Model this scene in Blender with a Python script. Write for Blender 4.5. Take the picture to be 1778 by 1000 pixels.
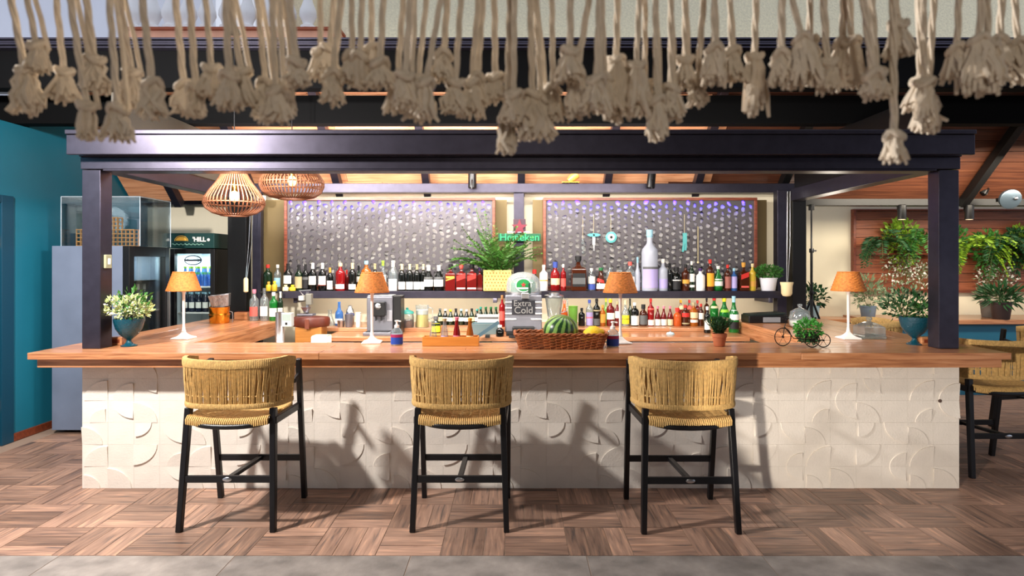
import bpy, math, random
from mathutils import Vector, Matrix
PI = math.pi
rnd = random.Random(7)
sc = bpy.context.scene
COL = sc.collection
for o in list(bpy.data.objects):
    bpy.data.objects.remove(o)

# ------------------------------------------------------------------ camera, sky, lights, exposure
F = 1067.0            # focal length in pixels of the 1778 px wide frame
EYE = 1.48            # eye height
HOR = 455.0           # horizon row
cam_d = bpy.data.cameras.new('camera')
cam = bpy.data.objects.new('camera', cam_d); COL.objects.link(cam)
cam.location = (0, 0, EYE); cam.rotation_euler = (PI/2, 0, 0)
cam_d.sensor_width = 36.0; cam_d.lens = F/1778*36.0
cam_d.shift_y = -(500-HOR)/1778
cam_d.dof.use_dof = True; cam_d.dof.focus_distance = 4.2; cam_d.dof.aperture_fstop = 3.4
cam_d.clip_start = 0.05
sc.camera = cam

def lin(c):
    r = []
    for v in c[:3]:
        v = v/255.0
        r.append(v/12.92 if v <= 0.04045 else ((v+0.055)/1.055)**2.4)
    return (r[0], r[1], r[2], 1.0)

world = bpy.data.worlds.new('evening_sky'); sc.world = world; world.use_nodes = True
bg = world.node_tree.nodes['Background']
bg.inputs[0].default_value = lin((226, 232, 248)); bg.inputs[1].default_value = 0.9

def lamp(name, kind, loc, energy, color=(1, 1, 1), size=0.2, target=None, size_y=None, spot=None, blend=0.3):
    d = bpy.data.lights.new(name, kind); d.energy = energy; d.color = color
    if kind == 'AREA':
        d.size = size
        if size_y: d.shape = 'RECTANGLE'; d.size_y = size_y
    else:
        d.shadow_soft_size = size
    if kind == 'SPOT':
        d.spot_size = math.radians(spot); d.spot_blend = blend
    o = bpy.data.objects.new(name, d); COL.objects.link(o); o.location = loc
    if target is not None:
        o.rotation_euler = (Vector(target)-Vector(loc)).to_track_quat('-Z', 'Y').to_euler()
    return o

# photographer's flash on the left of the terrace (its shadows of the stools run to the right)
lamp('left_flash', 'POINT', (-2.75, 2.3, 2.70), 640, (1.0, 0.95, 0.90), 0.09)
# weaker flash low beside the camera, catching the right end of the bar
lamp('low_flash', 'SPOT', (-0.9, 0.2, 1.05), 760, (1.0, 0.90, 0.78), 0.06, target=(2.42, 4.0, 0.60), spot=21, blend=0.12)
# added unseen fill behind the camera that brightens the macrame cords
lamp('fringe_fill', 'POINT', (0.3, -0.9, 2.35), 36, (1.0, 0.92, 0.8), 0.25)
# added area fills hidden behind the beams, brightening screens and back bar
lamp('bar_fill', 'AREA', (-0.9, 5.32, 2.76), 100, (1.0, 0.93, 0.86), 2.6, target=(-0.9, 6.2, 1.5), size_y=0.16)
lamp('beam_fill', 'AREA', (0.0, 4.2, 2.14), 80, (1.0, 0.93, 0.84), 4.6, target=(0.0, 6.3, 1.1), size_y=0.06)
# added fill under the shelf's front edge, brightens the wall below it
lamp('shelf_fill', 'AREA', (0.30, 6.03, 1.118), 11, (1.0, 0.93, 0.8), 4.5, target=(0.30, 6.45, 0.93), size_y=0.02)
# added low fill hidden under the front worktop, aimed at the back bar
lamp('worktop_fill', 'AREA', (0.0, 4.345, 0.845), 14, (1.0, 0.93, 0.82), 4.3, target=(0.0, 6.4, 1.02), size_y=0.03)
lamp('left_bar_flash', 'POINT', (-1.9, 4.25, 2.17), 60, (1.0, 0.95, 0.92), 0.04)
lamp('right_flash', 'POINT', (3.3, 6.35, 1.70), 7, (1.0, 0.9, 0.76), 0.10)
lamp('roof_uplight', 'AREA', (-0.6, 5.1, 2.36), 38, (1.0, 0.92, 0.87), 4.0, target=(-0.6, 6.2, 3.0), size_y=0.1)
lamp('plant_light', 'AREA', (4.9, 5.9, 2.25), 50, (1.0, 0.88, 0.70), 2.6, target=(5.0, 7.3, 1.5), size_y=0.2)
sc.view_settings.view_transform = 'Standard'; sc.view_settings.look = 'None'
sc.view_settings.gamma = 1.0; sc.view_settings.exposure = 0.0
sc.view_settings.use_curve_mapping = False

def PX(px, d): return (px-889.0)*d/F          # world x of a picture column at depth d
def PZ(py, d): return EYE-(py-HOR)*d/F        # world height of a picture row at depth d

# ------------------------------------------------------------------ materials
MATS = {}
def nodes_of(name):
    m = bpy.data.materials.new(name); m.use_nodes = True
    nt = m.node_tree; b = nt.nodes['Principled BSDF']
    return m, nt, b

def mat(name, col, rough=0.5, metal=0.0, noise=None, bump=None, spec=0.5, trans=0.0, emit=None, stretch=None, ior=1.45, alpha=None, rand=None):
    """plain procedural material: noise=(scale, amount) colour variation, bump=(scale, strength)"""
    if name in MATS: return MATS[name]
    m, nt, b = nodes_of(name)
    c = lin(col)
    b.inputs['Base Color'].default_value = c
    b.inputs['Roughness'].default_value = rough; b.inputs['Metallic'].default_value = metal
    b.inputs['Specular IOR Level'].default_value = spec; b.inputs['IOR'].default_value = ior
    b.inputs['Transmission Weight'].default_value = trans
    if emit:
        b.inputs['Emission Color'].default_value = lin(emit[0]); b.inputs['Emission Strength'].default_value = emit[1]
    tc = None
    if noise or bump:
        tc = nt.nodes.new('ShaderNodeTexCoord'); mp = nt.nodes.new('ShaderNodeMapping')
        nt.links.new(tc.outputs['Object'], mp.inputs['Vector'])
        if stretch: mp.inputs['Scale'].default_value = stretch
    if noise:
        n = nt.nodes.new('ShaderNodeTexNoise'); n.inputs['Scale'].default_value = noise[0]; n.inputs['Detail'].default_value = 5
        nt.links.new(mp.outputs[0], n.inputs['Vector'])
        r = nt.nodes.new('ShaderNodeValToRGB')
        a = noise[1]
        r.color_ramp.elements[0].position = 0.3; r.color_ramp.elements[1].position = 0.7
        r.color_ramp.elements[0].color = tuple(v*(1-a) for v in c[:3])+(1,)
        r.color_ramp.elements[1].color = tuple(min(1, v*(1+a)) for v in c[:3])+(1,)
        nt.links.new(n.outputs['Fac'], r.inputs[0]); out = r.outputs[0]
        if rand:
            out = vary(nt, out, rand)
        nt.links.new(out, b.inputs['Base Color'])
    if bump:
        n2 = nt.nodes.new('ShaderNodeTexNoise'); n2.inputs['Scale'].default_value = bump[0]; n2.inputs['Detail'].default_value = 4
        nt.links.new(mp.outputs[0], n2.inputs['Vector'])
        bp = nt.nodes.new('ShaderNodeBump'); bp.inputs['Strength'].default_value = bump[1]; bp.inputs['Distance'].default_value = 0.01
        nt.links.new(n2.outputs['Fac'], bp.inputs['Height']); nt.links.new(bp.outputs[0], b.inputs['Normal'])
    MATS[name] = m
    return m

def vary(nt, out, amt):
    oi = nt.nodes.new('ShaderNodeObjectInfo'); hs = nt.nodes.new('ShaderNodeHueSaturation')
    mr = nt.nodes.new('ShaderNodeMapRange'); mr.inputs[3].default_value = 1-amt; mr.inputs[4].default_value = 1+amt
    nt.links.new(oi.outputs['Random'], mr.inputs[0]); nt.links.new(mr.outputs[0], hs.inputs['Value'])
    nt.links.new(out, hs.inputs['Color'])
    return hs.outputs[0]

def wood(name, cols, rough=0.35, scale=9.0, stretch=(0.5, 6, 6), rand=0.0, bump=0.15, coat=0.0):
    if name in MATS: return MATS[name]
    m, nt, b = nodes_of(name)
    tc = nt.nodes.new('ShaderNodeTexCoord'); mp = nt.nodes.new('ShaderNodeMapping'); mp.inputs['Scale'].default_value = stretch
    oi = nt.nodes.new('ShaderNodeObjectInfo'); cx = nt.nodes.new('ShaderNodeVectorMath'); cx.operation = 'ADD'
    cm = nt.nodes.new('ShaderNodeMath'); cm.operation = 'MULTIPLY'; cm.inputs[1].default_value = 37.0
    nt.links.new(oi.outputs['Random'], cm.inputs[0]); nt.links.new(cm.outputs[0], cx.inputs[1])
    nt.links.new(tc.outputs['Object'], cx.inputs[0]); nt.links.new(cx.outputs[0], mp.inputs['Vector'])
    n = nt.nodes.new('ShaderNodeTexNoise'); n.inputs['Scale'].default_value = scale; n.inputs['Detail'].default_value = 6; n.inputs['Distortion'].default_value = 0.6
    nt.links.new(mp.outputs[0], n.inputs['Vector'])
    r = nt.nodes.new('ShaderNodeValToRGB'); els = r.color_ramp.elements
    while len(els) < len(cols): els.new(0.5)
    for i, c in enumerate(cols):
        els[i].position = 0.28+0.44*i/(len(cols)-1); els[i].color = lin(c)
    nt.links.new(n.outputs['Fac'], r.inputs[0]); out = r.outputs[0]
    if rand: out = vary(nt, out, rand)
    nt.links.new(out, b.inputs['Base Color'])
    b.inputs['Roughness'].default_value = rough; b.inputs['Coat Weight'].default_value = coat; b.inputs['Coat Roughness'].default_value = 0.12
    bp = nt.nodes.new('ShaderNodeBump'); bp.inputs['Strength'].default_value = bump; bp.inputs['Distance'].default_value = 0.003
    nt.links.new(n.outputs['Fac'], bp.inputs['Height']); nt.links.new(bp.outputs[0], b.inputs['Normal'])
    MATS[name] = m
    return m

def clear_glass(name, tint=(245, 250, 250), refl=0.12, body=0.0, bodycol=(220, 230, 230)):
    """thin clear pane: see-through, with mirror reflection growing at grazing angles"""
    if name in MATS: return MATS[name]
    m, nt, b = nodes_of(name)
    nt.nodes.remove(b); out = nt.nodes['Material Output']
    t = nt.nodes.new('ShaderNodeBsdfTransparent'); t.inputs[0].default_value = lin(tint)
    g = nt.nodes.new('ShaderNodeBsdfGlossy'); g.inputs['Roughness'].default_value = 0.03
    lw = nt.nodes.new('ShaderNodeLayerWeight'); lw.inputs[0].default_value = 0.25
    mx = nt.nodes.new('ShaderNodeMixShader')
    ma = nt.nodes.new('ShaderNodeMath'); ma.operation = 'MULTIPLY_ADD'; ma.inputs[1].default_value = 0.6; ma.inputs[2].default_value = refl*0.5
    nt.links.new(lw.outputs['Fresnel'], ma.inputs[0]); nt.links.new(ma.outputs[0], mx.inputs[0])
    nt.links.new(t.outputs[0], mx.inputs[1]); nt.links.new(g.outputs[0], mx.inputs[2])
    last = mx
    if body:
        df = nt.nodes.new('ShaderNodeBsdfDiffuse'); df.inputs[0].default_value = lin(bodycol)
        m2 = nt.nodes.new('ShaderNodeMixShader'); m2.inputs[0].default_value = body
        nt.links.new(mx.outputs[0], m2.inputs[1]); nt.links.new(df.outputs[0], m2.inputs[2]); last = m2
    nt.links.new(last.outputs[0], out.inputs[0])
    MATS[name] = m
    return m

STEEL = mat('dark_painted_steel', (62, 59, 71), 0.36, 0.75, noise=(14, 0.12), bump=(220, 0.06), spec=0.6)
BLACKPAINT = mat('black_painted_steel', (9, 9, 10), 0.45, 0.0, bump=(200, 0.05))
MATTBLACK = mat('matt_black_beam', (8, 8, 9), 0.8, 0.0, bump=(200, 0.03), spec=0.1)
BLACKWOOD = mat('black_lacquered_wood', (14, 14, 18), 0.38, bump=(60, 0.08), stretch=(1, 1, 0.1))
WORKTOP = wood('oiled_worktop_wood', [(140, 86, 54), (186, 126, 84), (204, 148, 106)], 0.30, 7, (0.45, 7, 7), 0.10, 0.10, 0.3)
WORKTOP_Y = wood('oiled_worktop_wood_along', [(140, 86, 54), (186, 126, 84), (204, 148, 106)], 0.30, 7, (7, 0.45, 7), 0.10, 0.10, 0.3)
PLANK = wood('weathered_floor_plank', [(90, 78, 73), (144, 112, 95), (160, 127, 108), (196, 150, 122)], 0.42, 4.5, (0.9, 10, 10), 0.36, 0.25)
SLAB = mat('grey_stone_slab', (138, 130, 124), 0.5, noise=(6, 0.42), bump=(40, 0.25), rand=0.1)
GROUT = mat('pale_grout', (150, 128, 112), 0.9)
LIME = mat('limestone_tile', (228, 220, 209), 0.75, noise=(6, 0.05), bump=(90, 0.22), rand=0.03)
CREAM = mat('cream_wall_paint', (232, 222, 196), 0.7, noise=(2.0, 0.05), bump=(60, 0.05))
STUCCO = mat('cream_stucco', (242, 233, 200), 0.9, noise=(30, 0.10), bump=(45, 1.0))
TEAL = mat('teal_wall_paint', (30, 108, 130), 0.32, noise=(1.5, 0.08), spec=0.5)
TEALDARK = mat('dark_teal_frame', (10, 62, 84), 0.35)
CEDAR = wood('cedar_board', [(168, 106, 72), (204, 144, 104), (220, 166, 128)], 0.45, 6, (0.4, 8, 8), 0.14, 0.15)
ROOF_SHADED = wood('shaded_cedar_board', [(58, 29, 18), (82, 44, 27), (98, 57, 36)], 0.5, 6, (0.4, 8, 8), 0.14, 0.15)  # ceiling wood darkened, shade of the right-hand boards put into the colour
CEDAR_RED = wood('red_cedar_board', [(104, 52, 30), (144, 78, 46), (162, 94, 60)], 0.45, 6, (0.4, 8, 8), 0.16, 0.15)
SKIRT = wood('brown_skirting_wood', [(96, 42, 24), (138, 66, 38)], 0.4, 6, (0.5, 8, 8))
ROPE = mat('straw_coloured_rope', (200, 162, 100), 0.75, noise=(60, 0.22), bump=(260, 0.4))
RATTAN = mat('brown_rattan', (108, 64, 40), 0.5, noise=(40, 0.2))
COTTON = mat('natural_cotton_cord', (218, 204, 184), 0.95, noise=(50, 0.10), bump=(300, 0.3))
WHITE = mat('white_enamel', (238, 234, 228), 0.4, bump=(40, 0.05))
WHITEM = mat('white_masonry_paint', (240, 240, 240), 0.7, bump=(30, 0.05))
CHROME = mat('brushed_steel', (190, 192, 196), 0.28, 1.0, bump=(150, 0.05))
GREYMET = mat('grey_metal_casing', (122, 122, 130), 0.35, 0.6, noise=(10, 0.08))
BLACKPL = mat('black_plastic', (14, 14, 16), 0.35, bump=(120, 0.04))
BRASS = mat('polished_brass', (224, 160, 60), 0.18, 1.0, bump=(30, 0.04))
SHADEW = mat('woven_cane_shade', (206, 126, 56), 0.6, noise=(70, 0.35), bump=(180, 0.4))
_nt = SHADEW.node_tree; _t = _nt.nodes.new('ShaderNodeBsdfTranslucent'); _t.inputs[0].default_value = lin((236, 150, 60)); _m = _nt.nodes.new('ShaderNodeMixShader'); _m.inputs[0].default_value = 0.2
_nt.links.new(_nt.nodes['Principled BSDF'].outputs[0], _m.inputs[1]); _nt.links.new(_t.outputs[0], _m.inputs[2]); _nt.links.new(_m.outputs[0], _nt.nodes['Material Output'].inputs[0])
PANE = clear_glass('clear_glass_pane')
ACRYL = clear_glass('clear_acrylic', (242, 248, 252), 0.2)
CLEARG = clear_glass('clear_bottle_glass', (232, 240, 240), 0.25, 0.10, (225, 232, 235))
TEALG = mat('teal_pressed_glass', (16, 78, 96), 0.12, 0, trans=0.25, bump=(90, 0.6))

# ------------------------------------------------------------------ geometry helpers
class MB:
    def __init__(s): s.v = []; s.f = []
    def add(s, vs, fs):
        n = len(s.v); s.v += [tuple(p) for p in vs]; s.f += [tuple(i+n for i in f) for f in fs]
        return s
    def box(s, x0, x1, y0, y1, z0, z1):
        return s.add([(x0,y0,z0),(x1,y0,z0),(x1,y1,z0),(x0,y1,z0),(x0,y0,z1),(x1,y0,z1),(x1,y1,z1),(x0,y1,z1)],
                     [(0,3,2,1),(4,5,6,7),(0,1,5,4),(1,2,6,5),(2,3,7,6),(3,0,4,7)])
    def cbox(s, c, d): return s.box(c[0]-d[0]/2, c[0]+d[0]/2, c[1]-d[1]/2, c[1]+d[1]/2, c[2]-d[2]/2, c[2]+d[2]/2)
    def bar(s, a, b, w, d, up=(0, 0, 1), w2=None, d2=None):
        """rectangular bar from a to b"""
        a = Vector(a); b = Vector(b); t = (b-a).normalized(); u = Vector(up)
        if abs(t.dot(u)) > 0.95: u = Vector((0, 1, 0))
        x = t.cross(u).normalized(); y = x.cross(t).normalized()
        w2 = w if w2 is None else w2; d2 = d if d2 is None else d2
        vs = []
        for p, ww, dd in ((a, w, d), (b, w2, d2)):
            for i, j in ((-1,-1),(1,-1),(1,1),(-1,1)):
                vs.append(p + x*i*ww/2 + y*j*dd/2)
        return s.add(vs, [(0,1,2,3),(7,6,5,4),(0,4,5,1),(1,5,6,2),(2,6,7,3),(3,7,4,0)])
    def lathe(s, prof, n=16, at=(0, 0, 0), rot=0.0, cap=True, sx=1.0, sy=1.0):
        vs = []; fs = []; k = len(prof)
        for r, z in prof:
            for i in range(n):
                a = rot+2*PI*i/n
                vs.append((at[0]+r*math.cos(a)*sx, at[1]+r*math.sin(a)*sy, at[2]+z))
        for j in range(k-1):
            for i in range(n):
                i2 = (i+1) % n
                fs.append((j*n+i, j*n+i2, (j+1)*n+i2, (j+1)*n+i))
        if cap:
            if prof[0][0] > 1e-6: fs.append(tuple(range(n-1, -1, -1)))
            if prof[-1][0] > 1e-6: fs.append(tuple((k-1)*n+i for i in range(n)))
        return s.add(vs, fs)
    def tube(s, path, r, n=6, closed=False, cap=True):
        P = [Vector(p) for p in path]; m = len(P); vs = []; fs = []
        ref = None
        for i, p in enumerate(P):
            if closed: t = P[(i+1) % m]-P[i-1]
            else: t = P[min(i+1, m-1)]-P[max(i-1, 0)]
            t = t.normalized() if t.length > 1e-9 else Vector((0, 0, 1))
            if ref is None:
                ref = Vector((0, 0, 1)) if abs(t.z) < 0.9 else Vector((1, 0, 0))
                ref = (ref-t*ref.dot(t)).normalized()
            else:
                ref = (ref-t*ref.dot(t)); ref = ref.normalized() if ref.length > 1e-6 else Vector((1, 0, 0))
            b = t.cross(ref); rr = r[i] if isinstance(r, (list, tuple)) else r
            for k in range(n):
                a = 2*PI*k/n
                vs.append(p+ref*math.cos(a)*rr+b*math.sin(a)*rr)
        for i in range(m if closed else m-1):
            i2 = (i+1) % m
            for k in range(n):
                k2 = (k+1) % n
                fs.append((i*n+k, i*n+k2, i2*n+k2, i2*n+k))
        if cap and not closed:
            fs.append(tuple(range(n-1, -1, -1))); fs.append(tuple((m-1)*n+k for k in range(n)))
        return s.add(vs, fs)
    def ball(s, c, r, n=12, m=8, sc=(1, 1, 1)):
        prof = [(max(1e-4, math.sin(PI*j/m))*r, -math.cos(PI*j/m)*r*sc[2]) for j in range(m+1)]
        return s.lathe(prof, n, c, 0, True, sc[0], sc[1])
    def prism(s, poly, y0, y1):
        """polygon in x,z (counter-clockwise seen from -y) extruded in y"""
        n = len(poly)
        vs = [(x, y0, z) for x, z in poly]+[(x, y1, z) for x, z in poly]
        fs = [tuple(range(n)), tuple(range(2*n-1, n-1, -1))]
        for i in range(n):
            j = (i+1) % n
            fs.append((i, i+n, j+n, j))
        return s.add(vs, fs)
    def mesh(s, name, m, smooth=40):
        me = bpy.data.meshes.new(name); me.from_pydata(s.v, [], s.f); me.update()
        me.materials.append(m)
        if smooth:
            me.shade_smooth(); me.set_sharp_from_angle(angle=math.radians(smooth))
        return me
    def build(s, name, m, parent=None, smooth=40, bevel=0.0, loc=None, kind=None, label=None):
        return put(name, s.mesh(name, m, smooth), parent, loc, bevel, kind, label)

def put(name, me, parent=None, loc=None, bevel=0.0, kind=None, label=None, rotz=0.0):
    o = bpy.data.objects.new(name, me); COL.objects.link(o)
    if parent is not None: o.parent = parent
    if loc is not None: o.location = loc
    if rotz: o.rotation_euler = (0, 0, rotz)
    if bevel:
        b = o.modifiers.new('edge', 'BEVEL'); b.width = bevel; b.segments = 2; b.limit_method = 'ANGLE'
    if kind: o['kind'] = kind
    if label: o['label'] = label
    return o

def thing(name, label, cat, loc=(0, 0, 0), rotz=0.0, group=None):
    o = bpy.data.objects.new(name, None); COL.objects.link(o)
    o.location = loc; o.rotation_euler = (0, 0, rotz); o.empty_display_size = 0.1
    o['label'] = label; o['category'] = cat
    if group: o['group'] = group
    return o

def tag(o, label, cat, group=None):
    o['label'] = label; o['category'] = cat
    if group: o['group'] = group
    return o

def kids(o): return [c for c in COL.objects if c.parent == o]
def copy_tree(o, loc=None, rotz=None, label=None, group=None, parent=None, _kids=None):
    if _kids is None:
        _kids = {}
        for c in bpy.data.objects:
            if c.parent: _kids.setdefault(c.parent.name, []).append(c)
    c = o.copy(); COL.objects.link(c)
    if parent is not None: c.parent = parent; c.matrix_parent_inverse = o.matrix_parent_inverse
    if loc is not None: c.location = loc
    if rotz is not None: c.rotation_euler = (0, 0, rotz)
    if label: c['label'] = label
    if group: c['group'] = group
    for ch in _kids.get(o.name, []): copy_tree(ch, parent=c, _kids=_kids)
    return c

def text(body, size, m, parent, loc, extrude=0.002, name='lettering', rot=(PI/2, 0, 0), bold=0.0, align='CENTER'):
    cu = bpy.data.curves.new(name, 'FONT'); cu.body = body; cu.size = size; cu.extrude = extrude; cu.offset = bold
    cu.align_x = align; cu.align_y = 'CENTER'; cu.materials.append(m)
    tmp = bpy.data.objects.new('tmp', cu); COL.objects.link(tmp)
    bpy.context.view_layer.update()
    me = bpy.data.meshes.new_from_object(tmp.evaluated_get(bpy.context.evaluated_depsgraph_get())); me.name = name
    bpy.data.objects.remove(tmp)
    o = bpy.data.objects.new(name, me); COL.objects.link(o); o.parent = parent; o.location = loc; o.rotation_euler = rot
    return o

def star(mb, cx, cz, r, y0, y1):
    pts = []
    for i in range(10):
        a = PI/2+i*PI/5; q = r if i % 2 == 0 else r*0.42
        pts.append((cx+q*math.cos(a), cz+q*math.sin(a)))
    return mb.prism(pts, y0, y1)

def leaf(mb, p, d, L, W, R, fold=0.25):
    """one folded pointed leaf from p in direction d"""
    d = Vector(d).normalized(); q = Vector((R.uniform(-1, 1), R.uniform(-1, 1), R.uniform(-1, 1)))
    s = d.cross(q); s = s.normalized() if s.length > 1e-4 else Vector((1, 0, 0)); n = s.cross(d)
    p = Vector(p); m = p+d*L*0.5
    mb.add([p, m+s*W/2+n*W*fold, p+d*L-n*W*0.2, m-s*W/2+n*W*fold, m-n*0.0], [(0, 1, 4), (1, 2, 4), (2, 3, 4), (3, 0, 4)])

def bush(mb, c, rad, n, L, W, R, up=0.3, shell=0.35):
    for _ in range(n):
        while True:
            q = Vector((R.uniform(-1, 1), R.uniform(-1, 1), R.uniform(-1, 1)))
            if shell < q.length < 1: break
        p = Vector((c[0]+q.x*rad[0], c[1]+q.y*rad[1], c[2]+q.z*rad[2]))
        d = Vector((q.x, q.y, q.z+up))+Vector((R.uniform(-.6, .6), R.uniform(-.6, .6), R.uniform(-.6, .6)))
        leaf(mb, p, d, L*R.uniform(.7, 1.2), W*R.uniform(.7, 1.2), R)

def frond(mb, p, d, length, droop, R, pairs=14, ll=0.06, lw=0.012, stem=None):
    p = Vector(p); d = Vector(d).normalized(); step = length/pairs; pts = [p.copy()]
    for i in range(pairs):
        d = (d+Vector((0, 0, -droop/pairs))).normalized()
        p = p+d*step; pts.append(p.copy())
        s = d.cross(Vector((0, 0, 1))); s = s.normalized() if s.length > .01 else Vector((1, 0, 0))
        k = math.sin(PI*(0.12+0.85*i/pairs))
        for g in (-1, 1):
            leaf(mb, p, s*g+d*0.7+Vector((0, 0, R.uniform(-.15, .15))), ll*(0.35+k*0.8), lw, R, 0.1)
    if stem is not None: stem.tube(pts, 0.0022, 4)
# ------------------------------------------------------------------ setting
def struct(name, mb, m, bevel=0.0, smooth=0):
    return mb.build(name, m, None, smooth, bevel, kind='structure')

floor = struct('floor', MB().box(-8, 11, -5, 14, -0.12, -0.0025), GROUT)
# wood-look planks laid in basket-weave squares, three planks to a square
B = 0.327; Z0 = 3.10; g = 0.004
pm = MB().box(-B/2+g/2, B/2-g/2, -B/6+g/2, B/6-g/2, -0.02, 0.0).mesh('plank', PLANK, 0)
cells = []
for j in range(0, 22):
    for i in range(-18, 26):
        x = (i+0.5)*B-0.037; y = Z0+(j+0.5)*B
        if y > 4.1 and -2.75 < x < 2.9: continue
        if abs(x) > 0.92*y*889/F+0.35 and y > 3.6: pass
        if x < -4.05 or abs(x) > y*905/F+0.3 or x > 5.6: continue
        cells.append((y, x, i, j))
cells.sort()
rest = MB(); cnt = 0
for y, x, i, j in cells:
    for k in (-1, 0, 1):
        turn = (i+j) % 2
        if cnt < 297:
            o = put('plank', pm, floor, (x, y+k*B/3, rnd.uniform(-.0006, .0006)) if not turn else (x+k*B/3, y, rnd.uniform(-.0006, .0006)), rotz=PI/2 if turn else 0)
            cnt += 1
        else:
            if not turn: rest.box(x-B/2+g/2, x+B/2-g/2, y+(k-.5)*B/3+g/2, y+(k+.5)*B/3-g/2, -.02, 0)
            else: rest.box(x+(k-.5)*B/3+g/2, x+(k+.5)*B/3-g/2, y-B/2+g/2, y+B/2-g/2, -.02, 0)
rest.build('far_planks', PLANK, floor, 0, kind='stuff')
S = 0.885
for j in range(0, 3):
    for i in range(-5, 5):
        x0 = -0.51+i*S
        MB().box(g/2, S-g/2, g/2, S-g/2, -.02, 0).build('paving_slab', SLAB, floor, 0, 0.0015, (x0, Z0-(j+1)*S, 0))

# left wall, its door and skirting
WL = -4.12
wall_left = struct('wall_left', MB().box(WL-.12, WL, 5.0, 5.25, 0, 2.625).box(WL-.12, WL, 5.25, 7.2, 0, 3.1), TEAL)
upper = MB().box(WL-.12, WL, 1.2, 5.0, 2.02, 2.625); upper.build('overdoor_panel', TEAL, wall_left, 0)
struct('baseboard_left', MB().box(WL, WL+.018, 5.06, 7.0, 0, .065), SKIRT, 0.003)
d1 = struct('door_1', MB().box(WL-.10, WL+.02, 4.94, 5.06, 0, 2.02).box(WL-.10, WL+.02, 3.9, 4.94, 1.96, 2.02), TEALDARK, 0.004)
gp = MB().box(WL-.055, WL-.043, 3.9, 4.93, .01, 1.95).build('pane', clear_glass('teal_glass_pane', (110, 170, 180), .2, .5, (20, 96, 112)), d1, 0)
MB().box(WL-.07, WL-.02, 4.83, 4.95, .28, .36).box(WL-.07, WL-.02, 4.83, 4.95, 1.6, 1.68).build('hinge', BRASS, d1, 0, .004)
# back walls
wall_back = struct('wall_back', MB().box(-2.78, 2.86, 6.45, 6.6, 0, 2.26), CREAM)
wall_back_left = struct('wall_back_left', MB().box(-4.3, -2.55, 6.95, 7.1, 0, 2.36), CREAM)
wall_back_right = struct('wall_back_right', MB().box(2.5, 9, 7.45, 7.6, 0, 2.7), CREAM)
trim = struct('trim_1', MB().box(WL, -2.8, 6.86, 6.95, 2.12, 2.30), STEEL, .004)

# bar roof: sloping boarded ceiling on steel rafters, fascia beams in front
ceiling = struct('ceiling', MB().box(-6, 8, 4.62, 6.05, 3.13, 3.15), BLACKPAINT)
za, ha, zb, hb = 5.60, 3.125, 6.62, 2.14
nb = 11; dv = Vector((0, zb-za, hb-ha)); L = dv.length; dv.normalize(); nv = Vector((0, -dv.z, dv.y))
if nv.z < 0: nv = -nv
for i in range(nb):
    a = Vector((0, za, ha))+dv*(L*i/nb+.003); b = Vector((0, za, ha))+dv*(L*(i+1)/nb-.003)
    xs = [-4.1, -1.9+0.9*((i*7) % 5)/5, 1.2+1.1*((i*3) % 5)/5, 7.6]
    for k in range(3):
        mb = MB(); x0 = xs[k]+.002; x1 = xs[k+1]-.002
        vs = [Vector((x0, p.y, p.z))+nv*t for t in (0, .02) for p in (a, b)]+[Vector((x1, p.y, p.z))+nv*t for t in (0, .02) for p in (a, b)]
        mb.add(vs, [(0,1,5,4),(2,6,7,3),(0,2,3,1),(4,5,7,6),(0,4,6,2),(1,3,7,5)])
        c = Vector(((x0+x1)/2, (a.y+b.y)/2, (a.z+b.z)/2))
        mb.v = [tuple(Vector(v)-c) for v in mb.v]
        mb.build('board', CEDAR if x1 < 4 else ROOF_SHADED, ceiling, 0, loc=c)
# backing sheet over the boards and steel rafters under them
MB().add([(-4.2, za, ha+.05), (8, za, ha+.05), (8, zb+.06, hb+.05), (-4.2, zb+.06, hb+.05)], [(0,1,2,3)]).build('roof_sheet', BLACKPAINT, ceiling, 0)
for px in (290, 430, 585, 740, 905, 1055, 1212, 1362, 1700, 1860):
    x = PX(px, 6.35)
    MB().bar((x, za-.05, ha-.06), (x, zb-.03, hb-.045), .075, .09, (0, 0, 1)).build('rafter', STEEL if px < 1300 else BLACKPAINT, ceiling, 0, .004)
# fascia beams across the whole terrace
f1 = struct('trim_2', MB().box(-6, 8, 4.62, 4.74, 2.79, 3.07), MATTBLACK, .004)
for i in range(4):
    MB().box(-6, 8, 4.56-.012*(i % 2), 4.75, 3.07+i*.02, 3.084+i*.02).build('metal_rib', STEEL, f1, 0, .002)
struct('trim_3', MB().box(-6, 8, 5.1, 5.22, 2.63, 2.865), MATTBLACK, .004)

# bar canopy frame of dark steel
frame = thing('steel_canopy_frame', 'dark steel post and beam frame that stands on the bar worktop', 'frame', (0, 4.0, .915))
def fb(name, x0, x1, y0, y1, z0, z1, m=STEEL, lab=None):
    return MB().box(x0, x1, y0-4.0, y1-4.0, z0-.915, z1-.915).build(name, m, frame, 0, .004, label=lab)
fb('post', -2.80, -2.68, 4.0, 4.12, .9155, 2.08); fb('post', 2.78, 2.91, 4.0, 4.11, .9155, 2.08)
fb('fascia', -2.83, 2.94, 3.90, 3.925, 2.163, 2.29); fb('fascia_lip', -2.83, 2.94, 3.885, 4.0, 2.29, 2.318)
fb('front_beam', -2.81, 2.92, 4.0, 4.12, 2.085, 2.165); fb('front_beam_flange', -2.81, 2.92, 3.985, 4.13, 2.165, 2.180)
fb('front_beam_flange', -2.66, 2.76, 3.992, 4.125, 2.072, 2.085)
fb('side_beam', -2.80, -2.68, 4.12, 6.13, 2.09, 2.21); fb('side_beam', 2.78, 2.91, 4.11, 6.13, 2.09, 2.21)
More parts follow.
